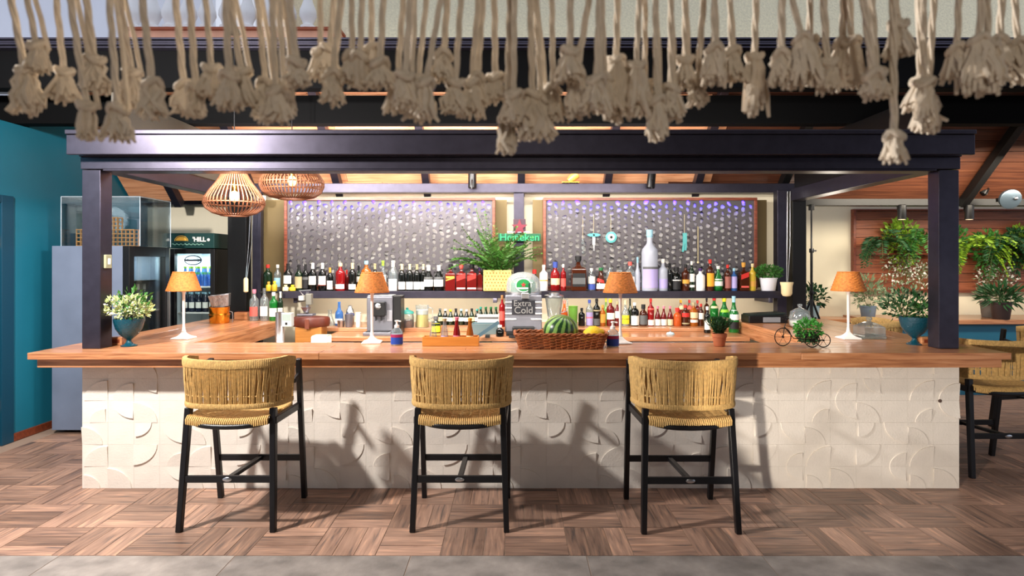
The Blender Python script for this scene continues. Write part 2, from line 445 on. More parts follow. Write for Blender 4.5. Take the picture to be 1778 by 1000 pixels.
fb('gable_sheet', -2.69, -2.67, 4.12, 6.1, 2.212, 2.62, mat('olive_grey_sheet', (66, 62, 54), .6)); fb('gable_sheet', 2.80, 2.82, 4.11, 6.1, 2.212, 2.62, BLACKPAINT)
# rear frame
rear = thing('rear_steel_frame', 'grey steel frame with five uprights against the cream back wall', 'frame', (0, 6.2, 0))
def rb(name, x0, x1, y0, y1, z0, z1, m=STEEL):
    return MB().box(x0, x1, y0-6.2, y1-6.2, z0, z1).build(name, m, rear, 0, .004)
rb('rear_beam', -2.86, 2.98, 6.26, 6.38, 2.188, 2.282)
rb('upright', PX(400, 6.2), PX(432, 6.2), 6.14, 6.26, 0, 2.2, BLACKPAINT); rb('upright', PX(438, 6.2), PX(453, 6.2), 6.2, 6.26, 0, 2.2)
rb('upright', PX(892, 6.3), PX(910, 6.3), 6.28, 6.38, .8555, 2.187)
rb('upright', PX(1347, 6.2), PX(1363, 6.2), 6.16, 6.26, 0, 2.2); rb('upright', PX(1373, 6.2), PX(1397, 6.2), 6.16, 6.30, 0, 2.2, BLACKPAINT)
# beam over the right-hand corner and the track lights on it
struct('trim_4', MB().box(PX(1396, 6.6), 8, 6.6, 6.72, PZ(357, 6.6), PZ(341, 6.6)), BLACKPAINT, .004)

# house behind the roof
wall_ext = struct('wall_exterior', MB().box(PX(590, 9.2), 12, 9.2, 9.5, 3.0, 8.5).box(PX(500, 9.9), PX(590, 9.2), 9.9, 10.1, 3.0, 8.5), STUCCO)
struct('trim_5', MB().box(PX(213, 8.9), PX(588, 8.9), 8.9, 9.9, PZ(68, 8.9), PZ(52, 8.9)), mat('salmon_ledge', (226, 168, 140), .8, noise=(6, .08)), .01)
struct('trim_6', MB().box(PX(213, 8.88), PX(590, 8.88), 8.86, 9.9, PZ(52, 8.88), PZ(47, 8.88)), mat('terracotta_ledge', (160, 84, 58), .8, noise=(6, .1)), .005)
struct('wall_exterior_left', MB().box(PX(-60, 14), PX(255, 9.9), 12.0, 12.2, 3.2, 9), mat('sunlit_white_wall', (226, 230, 240), .9, noise=(1, .03)))
rail = thing('balcony_balustrade', 'white turned masonry balustrade on the balcony above the roof', 'balustrade', (0, 9.1, PZ(47, 8.88)+.002))
MB().box(PX(225, 9), PX(560, 9), -.10, .10, 0, .05).build('plinth', WHITEM, rail, 0, .008)
bm = MB().lathe([(.11, .05), (.11, .09), (.07, .11), (.085, .16), (.125, .24), (.12, .32), (.075, .44), (.06, .5), (.10, .53), (.10, .56), (.06, .6), (.075, .66), (.12, .8), (.125, .88), (.085, .96), (.11, .98), (.11, 1.02)], 14).mesh('baluster', WHITEM, 40)
for px in (232, 265, 296, 327, 360, 395, 430, 465, 500, 535):
    put('baluster', bm, rail, (PX(px, 9.1), 0, 0))
MB().box(PX(225, 9), PX(560, 9), -.12, .12, 1.02, 1.1).build('handrail', WHITEM, rail, 0, .01)
# terrace roof above and behind the camera, from which the fringe hangs
struct('ceiling_terrace', MB().box(-6, 7, -4.5, 3.3, 3.0, 3.1), mat('terrace_roof_underside', (58, 46, 38), .7, noise=(3, .1)))

struct('wall_unseen', MB().box(-6, 7, -4.6, -4.5, 0, 3.0), mat('unseen_wall_paint', (92, 80, 70), .8, noise=(2, .08)))  # unseen wall added behind the camera to hold back sky light
# ------------------------------------------------------------------ bar
WT = 0.915; WTH = 0.042
top = thing('bar_worktop', 'glossy orange brown wooden worktop running round the whole bar', 'worktop', (0, 4.0, WT-WTH))
def wt(x0, x1, y0, y1, m, z0=0.0, z1=WTH, name='board'):
    c = ((x0+x1)/2, (y0+y1)/2-4.0, 0)
    return MB().box(-(x1-x0)/2, (x1-x0)/2, -(y1-y0)/2, (y1-y0)/2, z0, z1).build(name, m, top, 0, .003, c)
XL, XR, XI, XO = -3.014, 3.107, -2.235, 2.15
fr = [3.82, 3.945, 4.07, 4.195, 4.32]
for j in range(4):
    cut = [XL+.0, -1.2+.9*(j % 2), 1.1+.7*((j+1) % 2), XR]
    for k in range(3): wt(cut[k], cut[k+1]-.0015, fr[j], fr[j+1]-.0015, WORKTOP)
for k in range(4):
    w = (XI-XL)/4; wt(XL+k*w, XL+(k+1)*w-.0015, 4.32, 6.12, WORKTOP_Y)
    w = (XR-XO)/4; wt(XO+k*w, XO+(k+1)*w-.0015, 4.32, 6.10, WORKTOP_Y)
wt(XI, PX(520, 6.05), 5.86, 6.12, WORKTOP)
wt(XL+.03, XR-.03, 3.86, 3.885, WORKTOP, -.056, -.002, 'apron'); wt(XL+.03, XL+.055, 3.885, 6.1, WORKTOP_Y, -.056, -.002, 'apron'); wt(XR-.055, XR-.03, 3.885, 6.08, WORKTOP_Y, -.056, -.002, 'apron')
wt(XI-.022, XI, 4.32, 5.86, WORKTOP_Y, -.09, -.001, 'inner_edge'); wt(XO, XO+.022, 4.32, 5.8, WORKTOP_Y, -.09, -.001, 'inner_edge')
fr_mb = MB().box(-2.62, 2.72, .02, .30, -.02, -.003); fr_mb.build('underside_board', WORKTOP, top, 0)

base = thing('tiled_bar_counter', 'bar base clad in pale limestone tiles with raised quarter circles', 'bar counter', (0, 4.02, 0))
bx0, bx1, bh = -2.812, 2.925, .868
MB().box(bx0+.012, bx1-.012, .012, .14, 0, bh).box(bx0+.012, bx0+.12, .14, 2.05, 0, bh).box(bx1-.12, bx1-.012, .14, 2.05, 0, bh).build('core', mat('grey_render', (120, 112, 104), .9), base, 0)
NC = 34; tw = (bx1-bx0)/NC; th = .1435
def tile_mesh(corner, var):
    """square tile with a fan sector tilting out of its face"""
    mb = MB(); w = tw-.0007; h = th-.0007
    mb.box(0, w, 0, .012, 0, h)
    cx = 0 if corner in (0, 3) else w; cz = 0 if corner in (0, 1) else h
    sx = 1 if cx == 0 else -1; sz = 1 if cz == 0 else -1
    n = 9; R = (.92, .62, .8)[var]
    if var == 1: cx = cx+sx*w*.08
    prot = .011
    ring = [(cx+sx*R*w*math.cos(PI/2*i/(n-1)), cz+sz*R*h*math.sin(PI/2*i/(n-1))) for i in range(n)]
    vs = [(cx, -.0004, cz)]+[(x, -prot*(0.35+.65*i/(n-1)), z) for i, (x, z) in enumerate(ring)]+[(x, 0, z) for x, z in ring]
    fs = []
    for i in range(n-1):
        f = (0, 1+i, 2+i); q = (1+i, 1+n+i, 2+n+i, 2+i)
        if sx*sz > 0: fs += [f[::-1], q[::-1]]
        else: fs += [f, q]
    fs += [(0, 1, 1+n), (0, 2*n, n)]
    mb.add(vs, fs)
    return mb.mesh('tile', LIME, 0)
TM = [tile_mesh(c, v) for v in range(3) for c in range(4)]
flat = MB().box(0, tw-.0007, 0, .012, 0, th-.0007).mesh('tile', LIME, 0)
pat = [[4, 0, 12, 6], [1, 12, 3, 5], [2, 8, 12, 7], [12, 5, 10, 0], [6, 12, 1, 9], [0, 3, 12, 11]]
for r in range(6):
    for c in range(NC):
        k = pat[r][(c+(r//2)) % 4]
        put('tile', flat if k == 12 else TM[k], base, (bx0+c*tw+.0008, 0, r*th+.0008 if r < 6 else 0))
for k in range(2):
    for s in range(12):
        for r in range(6):
            MB().box(0, .012, .0008, tw-.0008, .0008, th-.0008).build('side_tile', LIME, base, 0, loc=((bx0 if k == 0 else bx1-.012), .012+s*tw, r*th))
MB().lathe([(.012, 0), (.012, .003), (.0, .004)], 12).build('bolt_cover', mat('brown_cap', (90, 70, 60), .5), base, 40, loc=(PX(1635, 4.0), -.003, PZ(697, 4.0))).rotation_euler = (PI/2, 0, 0)

# back counter under the bottles
BC = .82
bc = thing('back_counter', 'wooden back counter with a raised ledge under the bottle shelf', 'counter', (0, 5.44, 0))
def bcb(name, x0, x1, y0, y1, z0, z1, m=WORKTOP, bev=.003):
    return MB().box(x0, x1, y0-5.44, y1-5.44, z0, z1).build(name, m, bc, 0, bev)
bcb('worktop', -1.66, 2.10, 5.42, 5.84, BC-.04, BC)
bcb('ledge', -2.0, 2.62, 5.84, 6.44, BC, BC+.035)
bcb('body', -1.64, 2.08, 5.5, 6.4, .1, BC-.04, mat('stainless_sheet', (150, 150, 152), .3, .8, noise=(3, .1)), 0)
for x0, x1, m in ((-1.63, -.72, 'steel'), (-.70, -.18, 'teal'), (-.16, .66, 'steel'), (.68, 1.02, 'teal'), (1.04, 2.05, 'steel')):
    bcb('drawer_front', x0, x1, 5.46, 5.5, .52, BC-.045, mat('stainless_sheet', (150, 150, 152), .3, .8) if m == 'steel' else mat('teal_drawer', (24, 92, 96), .4), .004)
# steel bottle shelf
SH = PZ(505, 6.05)
shelf = thing('bottle_shelf', 'long dark steel shelf carrying the upper row of bottles', 'shelf', (0, 6.2, SH))
MB().box(PX(490, 6.0), PX(1356, 6.0), -.2, .07, -.07, 0).build('shelf_beam', STEEL, shelf, 0, .003)
for px in (520, 860, 1330):
    MB().box(PX(px, 6.2)-.02, PX(px, 6.2)+.02, -.12, .25, -.12, -.0705).build('bracket', STEEL, shelf, 0, .003)

# perforated art screens with a blue light strip behind the top edge
BLUE = mat('blue_led_strip', (60, 40, 255), .5, emit=((50, 30, 255), 26.0))
OLIVE = mat('olive_board', (112, 96, 62), .7, noise=(3, .06))
FRAMEW = wood('reddish_frame_wood', [(88, 42, 28), (122, 62, 42), (150, 84, 60)], .35, 8)
SCREEN = mat('grey_perforated_plate', (86, 82, 86), .5, .2, noise=(4, .08))
def screen(x0, x1, z0, z1, y, label, seed, bo0, bo1):
    R = random.Random(seed)
    t = thing('perforated_screen', label, 'wall art', ((x0+x1)/2, y, z0))
    w = x1-x0; h = z1-z0
    MB().box(bo0-(x0+x1)/2, bo1-(x0+x1)/2, .145, .165, -.02, h+.02).build('wide_olive_board', OLIVE, t, 0, .002)  # olive board behind the screen, wider than it on both sides
    MB().box(-w/2, w/2, .048, .06, 0, h).build('white_board', mat('white_panel', (236, 232, 226), .6), t, 0)
    fw = .028
    MB().box(-w/2-fw, w/2+fw, -.02, .144, h, h+fw).box(-w/2-fw, w/2+fw, -.02, .144, -fw, 0).box(-w/2-fw, -w/2, -.02, .144, 0, h).box(w/2, w/2+fw, -.02, .144, 0, h).build('frame', FRAMEW, t, 0, .003)
    mb = MB(); nc = 30; nr = 14; cw = w/nc; ch = h/nr; th = .018
    for i in range(nc):
        x0_, x1_ = -w/2+i*cw, -w/2+(i+1)*cw
        zs = [(j*ch, (j+1)*ch, 1) for j in range(nr)] if i % 2 == 0 else [(0, ch/2, 0)]+[((j+.5)*ch, (j+1.5)*ch, 1) for j in range(nr-1)]+[(h-ch/2, h, 0)]
        for z0_, z1_, hole in zs:
            if not hole:
                mb.add([(x0_, 0, z0_), (x1_, 0, z0_), (x1_, 0, z1_), (x0_, 0, z1_)], [(0, 1, 2, 3)]); continue
            mx, mz = (x0_+x1_)/2, (z0_+z1_)/2
            o = [(x0_, z0_), (mx, z0_), (x1_, z0_), (x1_, mz), (x1_, z1_), (mx, z1_), (x0_, z1_), (x0_, mz)]
            cx = mx+R.uniform(-.12, .12)*cw; cz = mz+R.uniform(-.22, .22)*ch
            an = R.uniform(.5, 2.4); ra = cw*R.uniform(.36, .52); rb_ = cw*R.uniform(.24, .36); inn = []
            for k in range(8):
                aa = math.atan2(o[k][1]-cz, o[k][0]-cx); u = aa-an
                rr = ra*rb_/math.sqrt((rb_*math.cos(u))**2+(ra*math.sin(u))**2)*R.uniform(.72, 1.08)
                inn.append((cx+rr*math.cos(aa), cz+rr*math.sin(aa)))
            vs = [(x, 0, z) for x, z in o]+[(x, 0, z) for x, z in inn]+[(x, th, z) for x, z in inn]
            fs = []
            for k in range(8):
                k2 = (k+1) % 8
                fs.append((k, k2, 8+k2, 8+k)); fs.append((8+k, 8+k2, 16+k2, 16+k))
            mb.add(vs, fs)
    mb.build('perforated_plate', SCREEN, t, 0)
    MB().box(-w/2+.01, w/2-.01, .022, .038, h-.016, h-.002).build('light_strip', BLUE, t, 0)
    return t
zt = PZ(348, 6.2)
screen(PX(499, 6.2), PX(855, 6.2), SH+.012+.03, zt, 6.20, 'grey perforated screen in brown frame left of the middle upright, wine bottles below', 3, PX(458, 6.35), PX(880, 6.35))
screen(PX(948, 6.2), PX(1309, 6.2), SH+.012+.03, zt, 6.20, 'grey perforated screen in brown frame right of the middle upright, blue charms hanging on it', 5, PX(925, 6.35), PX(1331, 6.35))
# ------------------------------------------------------------------ bar stools
def shell_path(n, k=1.0, y0=-.045, z=0.0, amax=1.62, ry=.215, rx=.285, yexp=.60):
    pts = []
    for i in range(n):
        a = -amax+2*amax*i/(n-1); s = math.sin(a); c = math.cos(a)
        x = rx*k*(abs(s)**yexp)*(1 if s > 0 else -1)
        y = y0-ry*k*(abs(c)**yexp)*(1 if c > 0 else -1)
        pts.append(Vector((x, y, z)))
    # even spacing
    d = [0]
    for i in range(1, n): d.append(d[-1]+(pts[i]-pts[i-1]).length)
    out = []
    for i in range(n):
        t = d[-1]*i/(n-1); j = 0
        while j < n-2 and d[j+1] < t: j += 1
        u = (t-d[j])/max(1e-9, d[j+1]-d[j]); out.append(pts[j].lerp(pts[j+1], u))
    return out
def topz(p): return .948-.010*(1-abs(p.x)/.29)-.045*max(0, min(1, (p.y+.12)/.26))
def make_stool():
    R = random.Random(11)
    t = thing('bar_stool', '', 'bar stool')
    for sx in (-1, 1):
        MB().bar((sx*.258, -.250, 0), (sx*.236, -.190, .668), .030, .036, (0, 1, 0), .034, .040).build('leg', BLACKWOOD, t, 0, .004, label='rear leg')
        MB().bar((sx*.262, .245, 0), (sx*.268, .120, .893), .030, .036, (0, 1, 0), .030, .034).build('leg', BLACKWOOD, t, 0, .004, label='front leg rising to the armrest')
        MB().bar((sx*.258, .165, .60), (sx*.248, -.205, .60), .022, .040).build('side_rail', BLACKWOOD, t, 0, .003)
        MB().bar((sx*.268, .150, .80), (sx*.272, .03, .775), .018, .03).build('arm_link', BLACKWOOD, t, 0, .003)
    MB().bar((-.252, -.229, .283), (.252, -.229, .283), .020, .038, (0, 0, 1)).build('stretcher', BLACKWOOD, t, 0, .003)
    MB().bar((-.262, .214, .262), (.262, .214, .262), .020, .038, (0, 0, 1)).build('stretcher', BLACKWOOD, t, 0, .003)
    MB().bar((0, -.225, .283), (0, .21, .262), .030, .022, (0, 0, 1)).build('stretcher', BLACKWOOD, t, 0, .003)
    bd = MB().lathe([(.022, 0), (.022, .002), (.018, .004), (0, .0045)], 20, sx=1.15, sy=.55).build('badge', CHROME, t, 40, loc=(0, -.2395, .283), label='small oval silver badge')
    bd.rotation_euler = (PI/2, 0, 0)
    # seat: curved black frame and woven pad
    N = 60; rim = []
    for i in range(N):
        a = 2*PI*i/N; c = math.cos(a); s = math.sin(a)
        rim.append((.236*(abs(c)**.55)*(1 if c > 0 else -1), -.02+.205*(abs(s)**.55)*(1 if s > 0 else -1)-(.035 if s < 0 else 0)*(1-abs(c)**2), 0))
    fr_ = MB()
    fr_.tube([(x, y, .598-.020*(1-(x/.25)**2)) for x, y, z in rim], .016, 8, True)
    fr_.build('seat_frame', BLACKWOOD, t, 60)
    pad = MB(); rows = 46
    def dip(x, y): return .630-.020*(1-(x/.26)**2)*(1 if y < .1 else .8)
    pts = []
    for k in range(rows):
        y = -.235+.40*k/(rows-1)
        xs = [x for x, yy, z in rim if abs(yy-y) < .03]
        w = max([abs(x) for x in xs] or [.05])
        path = [(x, y+R.uniform(-.001, .001), dip(x, y)+.004*math.sin(k*PI+x*60)) for x in [w*(-1+2*i/14) for i in range(15)]]
        path = [(path[0][0], y, path[0][2]-.03)]+path+[(path[-1][0], y, path[-1][2]-.03)]
        pad.tube(path, .0052, 5)
    for k in range(40):
        x = -.222+.444*k/39
        pad.tube([(x, -.258+.02*abs(x/.25)**3, dip(x, -.2)-.036), (x, -.262+.02*abs(x/.25)**3, dip(x, -.2)-.01), (x, -.24+.02*abs(x/.25)**3, dip(x, -.2)+.006), (x, -.2, dip(x, -.2)+.005)], .0058, 5)
    pad.build('woven_seat', ROPE, t, 60)
    # backrest: wrapped upper band, strands, lower band
    n = 420; P = shell_path(n)
    band = MB()
    def wrap(zc, hz, ty, k, name, zfun=None):
        vs = []; fs = []; prof = [(-1, -1), (-1.25, -.5), (-1.25, .5), (-1, 1), (1, 1), (1.25, .5), (1.25, -.5), (1, -1)]
        Q = shell_path(n, k)
        for i, p in enumerate(Q):
            tq = (Q[min(i+1, n-1)]-Q[max(i-1, 0)]).normalized(); nrm = Vector((tq.y, -tq.x, 0))
            m = 1+.16*abs(math.sin(i*PI/4.0)); z = zc+(topz(p)-.948)*(1 if zc > .8 else .4)
            for a, b in prof:
                vs.append(p+nrm*a*ty*m+Vector((0, 0, z+b*hz*(1+.05*abs(math.sin(i*PI/4))))))
        for i in range(n-1):
            for q in range(8):
                fs.append((i*8+q, i*8+(q+1) % 8, (i+1)*8+(q+1) % 8, (i+1)*8+q))
        fs.append(tuple(range(7, -1, -1))); fs.append(tuple((n-1)*8+q for q in range(8)))
        MB().add(vs, fs).build(name, ROPE, t, 50)
    wrap(.926, .022, .010, 1.0, 'upper_rope_band')
    wrap(.690, .014, .010, .955, 'lower_rope_band')
    st = MB(); m = 150; T = shell_path(m, 1.0); Bm = shell_path(m, .965); Lo = shell_path(m, .957)
    for lay in range(2):
        for i in range(m):
            e = abs(i/(m-1)-.5)*2
            j = min(m-1, max(0, i+(int(R.choice((-4, -3, 3, 4))*(.35+e)) if e > .35 else R.choice((-1, 0, 0, 1)))))
            o = .006 if lay else -.006
            a = T[i]; b = Bm[j]; c = Lo[j]
            na = Vector((a.x, a.y, 0)).normalized()*o
            st.tube([a+na+Vector((0, 0, topz(a)-.03)), (a+b)/2+na*1.3+Vector((0, 0, .825)), b+na+Vector((0, 0, .742)), c+na+Vector((0, 0, .685))], R.uniform(.0032, .0048), 4)
    st.build('rope_strands', ROPE, t, 60, kind='stuff')
    # inner cross cord over the strands
    st2 = MB(); st2.tube([p+Vector((0, 0, .742)) for p in shell_path(80, .972)], .006, 6); st2.build('middle_cord', ROPE, t, 60)
    rails = MB(); rails.tube([p+Vector((0, 0, topz(p)-.022)) for p in shell_path(60, 1.0)], .008, 6); rails.tube([p+Vector((0, 0, .69+(topz(p)-.948)*.4)) for p in shell_path(60, .955)], .008, 6)
    rails.build('backrest_rail', BLACKWOOD, t, 60)
    return t
stool = make_stool()
G = 'rope bar stools round the bar'
stool.location = (-1.568, 3.622, 0); stool['label'] = 'leftmost straw rope bar stool at the bar front, right front leg showing beside its back'; stool['group'] = G
copy_tree(stool, (-.288, 3.622, 0), 0.0, 'straw rope bar stool in the middle of the bar front, seen squarely from behind', G)
copy_tree(stool, (.976, 3.60, 0), 0.0, 'straw rope bar stool at the bar front, left front leg showing beside its back', G)
copy_tree(stool, (3.41, 4.46, 0), 0.0, 'straw rope bar stool beside the tiled right end of the bar', G)
copy_tree(stool, (3.27, 5.72, 0), PI/2-.12, 'straw rope bar stool back showing behind the square glass cake dome', G)
copy_tree(stool, (4.62, 5.35, 0), .2, 'straw rope bar stool rim showing behind the stool at the tiled bar end', G)

# ------------------------------------------------------------------ macrame fringe close to the lens
rod_h = EYE+(HOR+95)/F*1.0
fringe = thing('macrame_fringe', 'beige macrame fringe of knotted cotton cords hanging from the terrace roof', 'macrame', (0, 1.0, rod_h))
MB().tube([(-1.15, 0, 0), (1.15, 0, 0)], .014, 10).build('rod', wood('pale_rod_wood', [(150, 110, 70), (190, 150, 105)], .6), fringe, 60)
MB().tube([(-1.0, 0, 0), (-1.0, 0, 3.0-rod_h)], .004, 6).tube([(1.0, 0, 0), (1.0, 0, 3.0-rod_h)], .004, 6).build('hanging_cord', COTTON, fringe, 60)
def tassel_mesh(seed, flare, length):
    R = random.Random(seed); mb = MB()
    for i in range(46):
        a = R.uniform(0, 2*PI); q = math.sqrt(R.uniform(.02, 1)); l = length*R.uniform(.72, 1.08)
        x, y = math.cos(a)*q, math.sin(a)*q; f = flare*R.uniform(.8, 1.15); wv = R.uniform(-.006, .006)
        mb.tube([(x*.007, y*.007, .004), (x*.013+wv, y*.013, -l*.25), (x*f*.75-wv, y*f*.75, -l*.65), (x*f+wv, y*f-wv, -l)], [.0032, .0042, .0048, .0026], 4)
    mb.lathe([(.006, .0), (flare*.5, -length*.35), (flare*.75, -length*.75), (.004, -length*.8)], 10)
    return mb.mesh('tassel', COTTON, 60)
TASS = [tassel_mesh(s, fl, ln) for s, fl, ln in ((1, .026, .058), (2, .021, .056), (3, .029, .052), (4, .017, .062), (5, .024, .046), (6, .028, .06))]
kn = MB(); kn.ball((0, 0, .006), .0115, 10, 7, (1, 1, .8)); kn.tube([(.012*math.cos(a), .012*math.sin(a), .004+.006*math.sin(2*a)) for a in [2*PI*i/12 for i in range(12)]], .0055, 6, True)
KNOT = kn.mesh('knot', COTTON, 60)
TL = [(45,128,195,20),(65,85,130,48),(112,130,182,98),(152,190,238,122),(165,110,170,150),(205,195,243,190),(230,132,190,208),(265,150,208,247),(320,152,203,305),(340,160,200,330),(368,125,180,357),(398,138,188,392),(420,130,182,400),(462,150,215,447),(480,165,217,472),(495,150,200,484),(515,115,160,503),(557,95,138,556),(572,90,125,580),(578,135,183,592),(612,103,150,610),(625,105,150,628),(645,90,140,645),(660,115,152,665),(690,140,195,700),(703,138,190,712),(725,145,213,740),(738,150,200,765),(770,100,150,776),(790,150,197,800),(818,150,203,830),(828,140,190,838),(860,140,180,858),(880,210,262,885),(892,170,225,893),(925,170,240,920),(940,178,236,930),(960,160,212,958),(990,95,150,990),(1000,135,200,1022),(1035,145,207,1040),(1050,140,190,1045),(1070,110,205,1072),(1105,120,203,1110),(1120,150,205,1120),(1140,180,238,1138),(1165,160,220,1165),(1190,110,150,1190),(1210,150,183,1222),(1240,90,150,1240),(1270,95,148,1268),(1310,105,190,1313),(1357,100,160,1358),(1393,72,147,1376),(1405,76,140,1407),(1437,115,163,1430),(1463,80,140,1465),(1478,78,146,1476),(1517,135,175,1500),(1522,130,170,1514),(1560,48,98,1555),(1553,240,285,1551),(1597,145,195,1598),(1606,150,205,1604),(1610,180,240,1622),(1662,90,138,1665),(1700,75,160,1705),(1716,80,155,1715),(1735,75,130,1740),(1768,80,140,1762)]
for i, (x, ky, by, xt) in enumerate(TL):
    d = rnd.uniform(.95, 1.06)
    b = Vector((PX(x, d), d-1.0, PZ(ky, d)-rod_h))
    # the cord is straight; its column at the top edge of the photo is xt
    tz = PZ(0, d)-rod_h; k = (0-b.z)/(tz-b.z); a = b+(Vector((PX(xt, d), d-1.0, tz))-b)*k
    off = a.copy(); mb = MB()
    n = max(8, int(-b.z/.014)); w = rnd.uniform(.0026, .0033)
    for ph in (0, 2*PI/3, 4*PI/3):
        path = []
        for q in range(n+1):
            t = q/n; p = (b-off)*t; an = ph+t*n*.62
            path.append((p.x+w*math.cos(an), p.y+w*math.sin(an), p.z))
        mb.tube(path, w*1.02, 5)
    c = mb.build('cord', COTTON, fringe, 60, loc=off)
    put('knot', KNOT, c, b-off, rotz=rnd.uniform(0, 6))
    tb = put('tassel', TASS[i % 6], c, b-off, rotz=rnd.uniform(0, 6))
    s = (by-ky)/F*d/.058; tb.scale = (max(.8, s*.55+.45), max(.8, s*.55+.45), s)
    if rnd.random() < .35:
        b2 = MB(); b2.v = []; 
        path = [(x_, y_, z_) for x_, y_, z_ in [(0, .012, 0), ((b-off).x+.010, (b-off).y+.012, (b-off).z*.985)]]
        b2.tube([Vector(path[0]).lerp(Vector(path[1]), q/6)+Vector((.001*math.sin(q*2), 0, 0)) for q in range(7)], .0045, 6)
        b2.build('loop_cord', COTTON, c, 60)

# ------------------------------------------------------------------ table lamps
def make_lamp():
    t = thing('table_lamp', '', 'lamp')
    MB().lathe([(.092, 0), (.094, .004), (.088, .010), (.055, .018), (.035, .030), (.02, .044), (.012, .06), (0, .062)], 4, rot=PI/4).build('base', WHITE, t, 0, .003)
    MB().lathe([(.015, .055), (.011, .07), (.0085, .09), (.0095, .2), (.0105, .335), (.016, .345), (.011, .355), (.015, .37), (.006, .38)], 14).build('stem', WHITE, t, 40)
    sh = MB(); nseg = 28; rows = 15
    vs = []; fs = []
    for j in range(rows+1):
        z = .355+.135*j/rows; r = .117-.046*j/rows
        for i in range(nseg):
            a = 2*PI*i/nseg; q = r+.0036*(1 if (i+j) % 2 else -1)
            vs.append((q*math.cos(a), q*math.sin(a), z))
    for j in range(rows):
        for i in range(nseg): fs.append((j*nseg+i, j*nseg+(i+1) % nseg, (j+1)*nseg+(i+1) % nseg, (j+1)*nseg+i))
    sh.add(vs, fs)
    s = sh.build('lamp_shade', SHADEW, t, 30)
    so = s.modifiers.new('thick', 'SOLIDIFY'); so.thickness = .003
    MB().tube([(.117*math.cos(2*PI*i/28), .117*math.sin(2*PI*i/28), .355) for i in range(28)], .004, 6, True).tube([(.071*math.cos(2*PI*i/28), .071*math.sin(2*PI*i/28), .49) for i in range(28)], .004, 6, True).build('rim', SHADEW, s, 60)
    MB().lathe([(.02, .375), (.02, .40), (.012, .43), (.004, .445), (0, .446)], 12).build('bulb', mat('warm_lamp_bulb', (255, 240, 210), .4, emit=((255, 196, 110), 6.0)), t, 50)
    MB().tube([(-.069, 0, .482), (0, 0, .487), (.069, 0, .482)], .002, 5).tube([(0, 0, .37), (0, 0, .487)], .003, 6).build('shade_holder', CHROME, t, 60)
    return t
tl = make_lamp(); LG = 'white table lamps on the bar'
def onbar(px, py): d = (EYE-WT)*F/(py-HOR); return (PX(px, d), d, WT+.0006)
tl.location = onbar(319, 588); tl['label'] = 'white table lamp with cane shade in front of the black fridge with the sign'; tl['group'] = LG
copy_tree(tl, onbar(646, 595), .1, 'white table lamp with cane shade before the grey coffee machine', LG)
copy_tree(tl, onbar(1077, 596), .2, 'white table lamp with cane shade beside the basket with the lemon', LG)
copy_tree(tl, onbar(1473, 588), .0, 'white table lamp with cane shade left of the square glass cake dome', LG)

# ------------------------------------------------------------------ rattan pendants
def pendant(prof, nrib, label, loc, cordtop, hoops):
    t = thing('pendant_lamp', label, 'lamp', loc)
    def rad(z):
        for (r0, z0), (r1, z1) in zip(prof, prof[1:]):
            if min(z0, z1) <= z <= max(z0, z1): return r0+(r1-r0)*(z-z0)/(z1-z0)
        return prof[-1][0]
    rm = MB().tube([(r, 0, z) for r, z in prof], .0046, 6).mesh('rib', RATTAN, 60)
    for i in range(nrib): put('rib', rm, t, (0, 0, 0), rotz=2*PI*i/nrib)
    for z, th in hoops:
        r = rad(z)-.004
        MB().tube([(r*math.cos(2*PI*i/36), r*math.sin(2*PI*i/36), z) for i in range(36)], th, 6, True).build('hoop', RATTAN, t, 60)
    MB().ball((0, 0, .14), .034, 14, 10, (1, 1, 1.25)).build('bulb', mat('filament_bulb', (255, 226, 170), .3, emit=((255, 190, 110), 5.0)), t, 60)
    MB().lathe([(.018, .18), (.02, .2), (.02, .25), (.006, .27)], 12).build('socket', BRASS, t, 40)
    MB().tube([(0, 0, .26), (0, 0, cordtop)], .004, 6).build('cord', BLACKPL, t, 60)
    MB().lathe([(.05, cordtop-.025), (.05, cordtop), (0, cordtop+.001)], 16).build('ceiling_rose', BLACKPL, t, 40)
    return t
d1_ = 4.55
pendant([(.09, 0), (.15, .018), (.195, .05), (.213, .09), (.205, .125), (.17, .18), (.125, .24), (.085, .31), (.062, .38), (.075, .46)], 44, 'bell shaped rattan pendant lamp, lower of the two under the canopy', (PX(407, d1_), d1_, PZ(374, d1_)), 3.196-PZ(374, d1_), ((.002, .008), (.088, .006), (.21, .004), (.31, .005), (.455, .007)))
d2_ = 4.85
pendant([(.10, 0), (.17, .015), (.22, .05), (.243, .10), (.24, .14), (.21, .19), (.16, .225), (.10, .25), (.06, .262)], 52, 'flat round rattan pendant lamp hanging higher, right of the bell one', (PX(507, d2_), d2_, PZ(345, d2_)), 3.196-PZ(345, d2_), ((.002, .008), (.07, .004), (.12, .006), (.17, .005), (.205, .005), (.26, .007)))
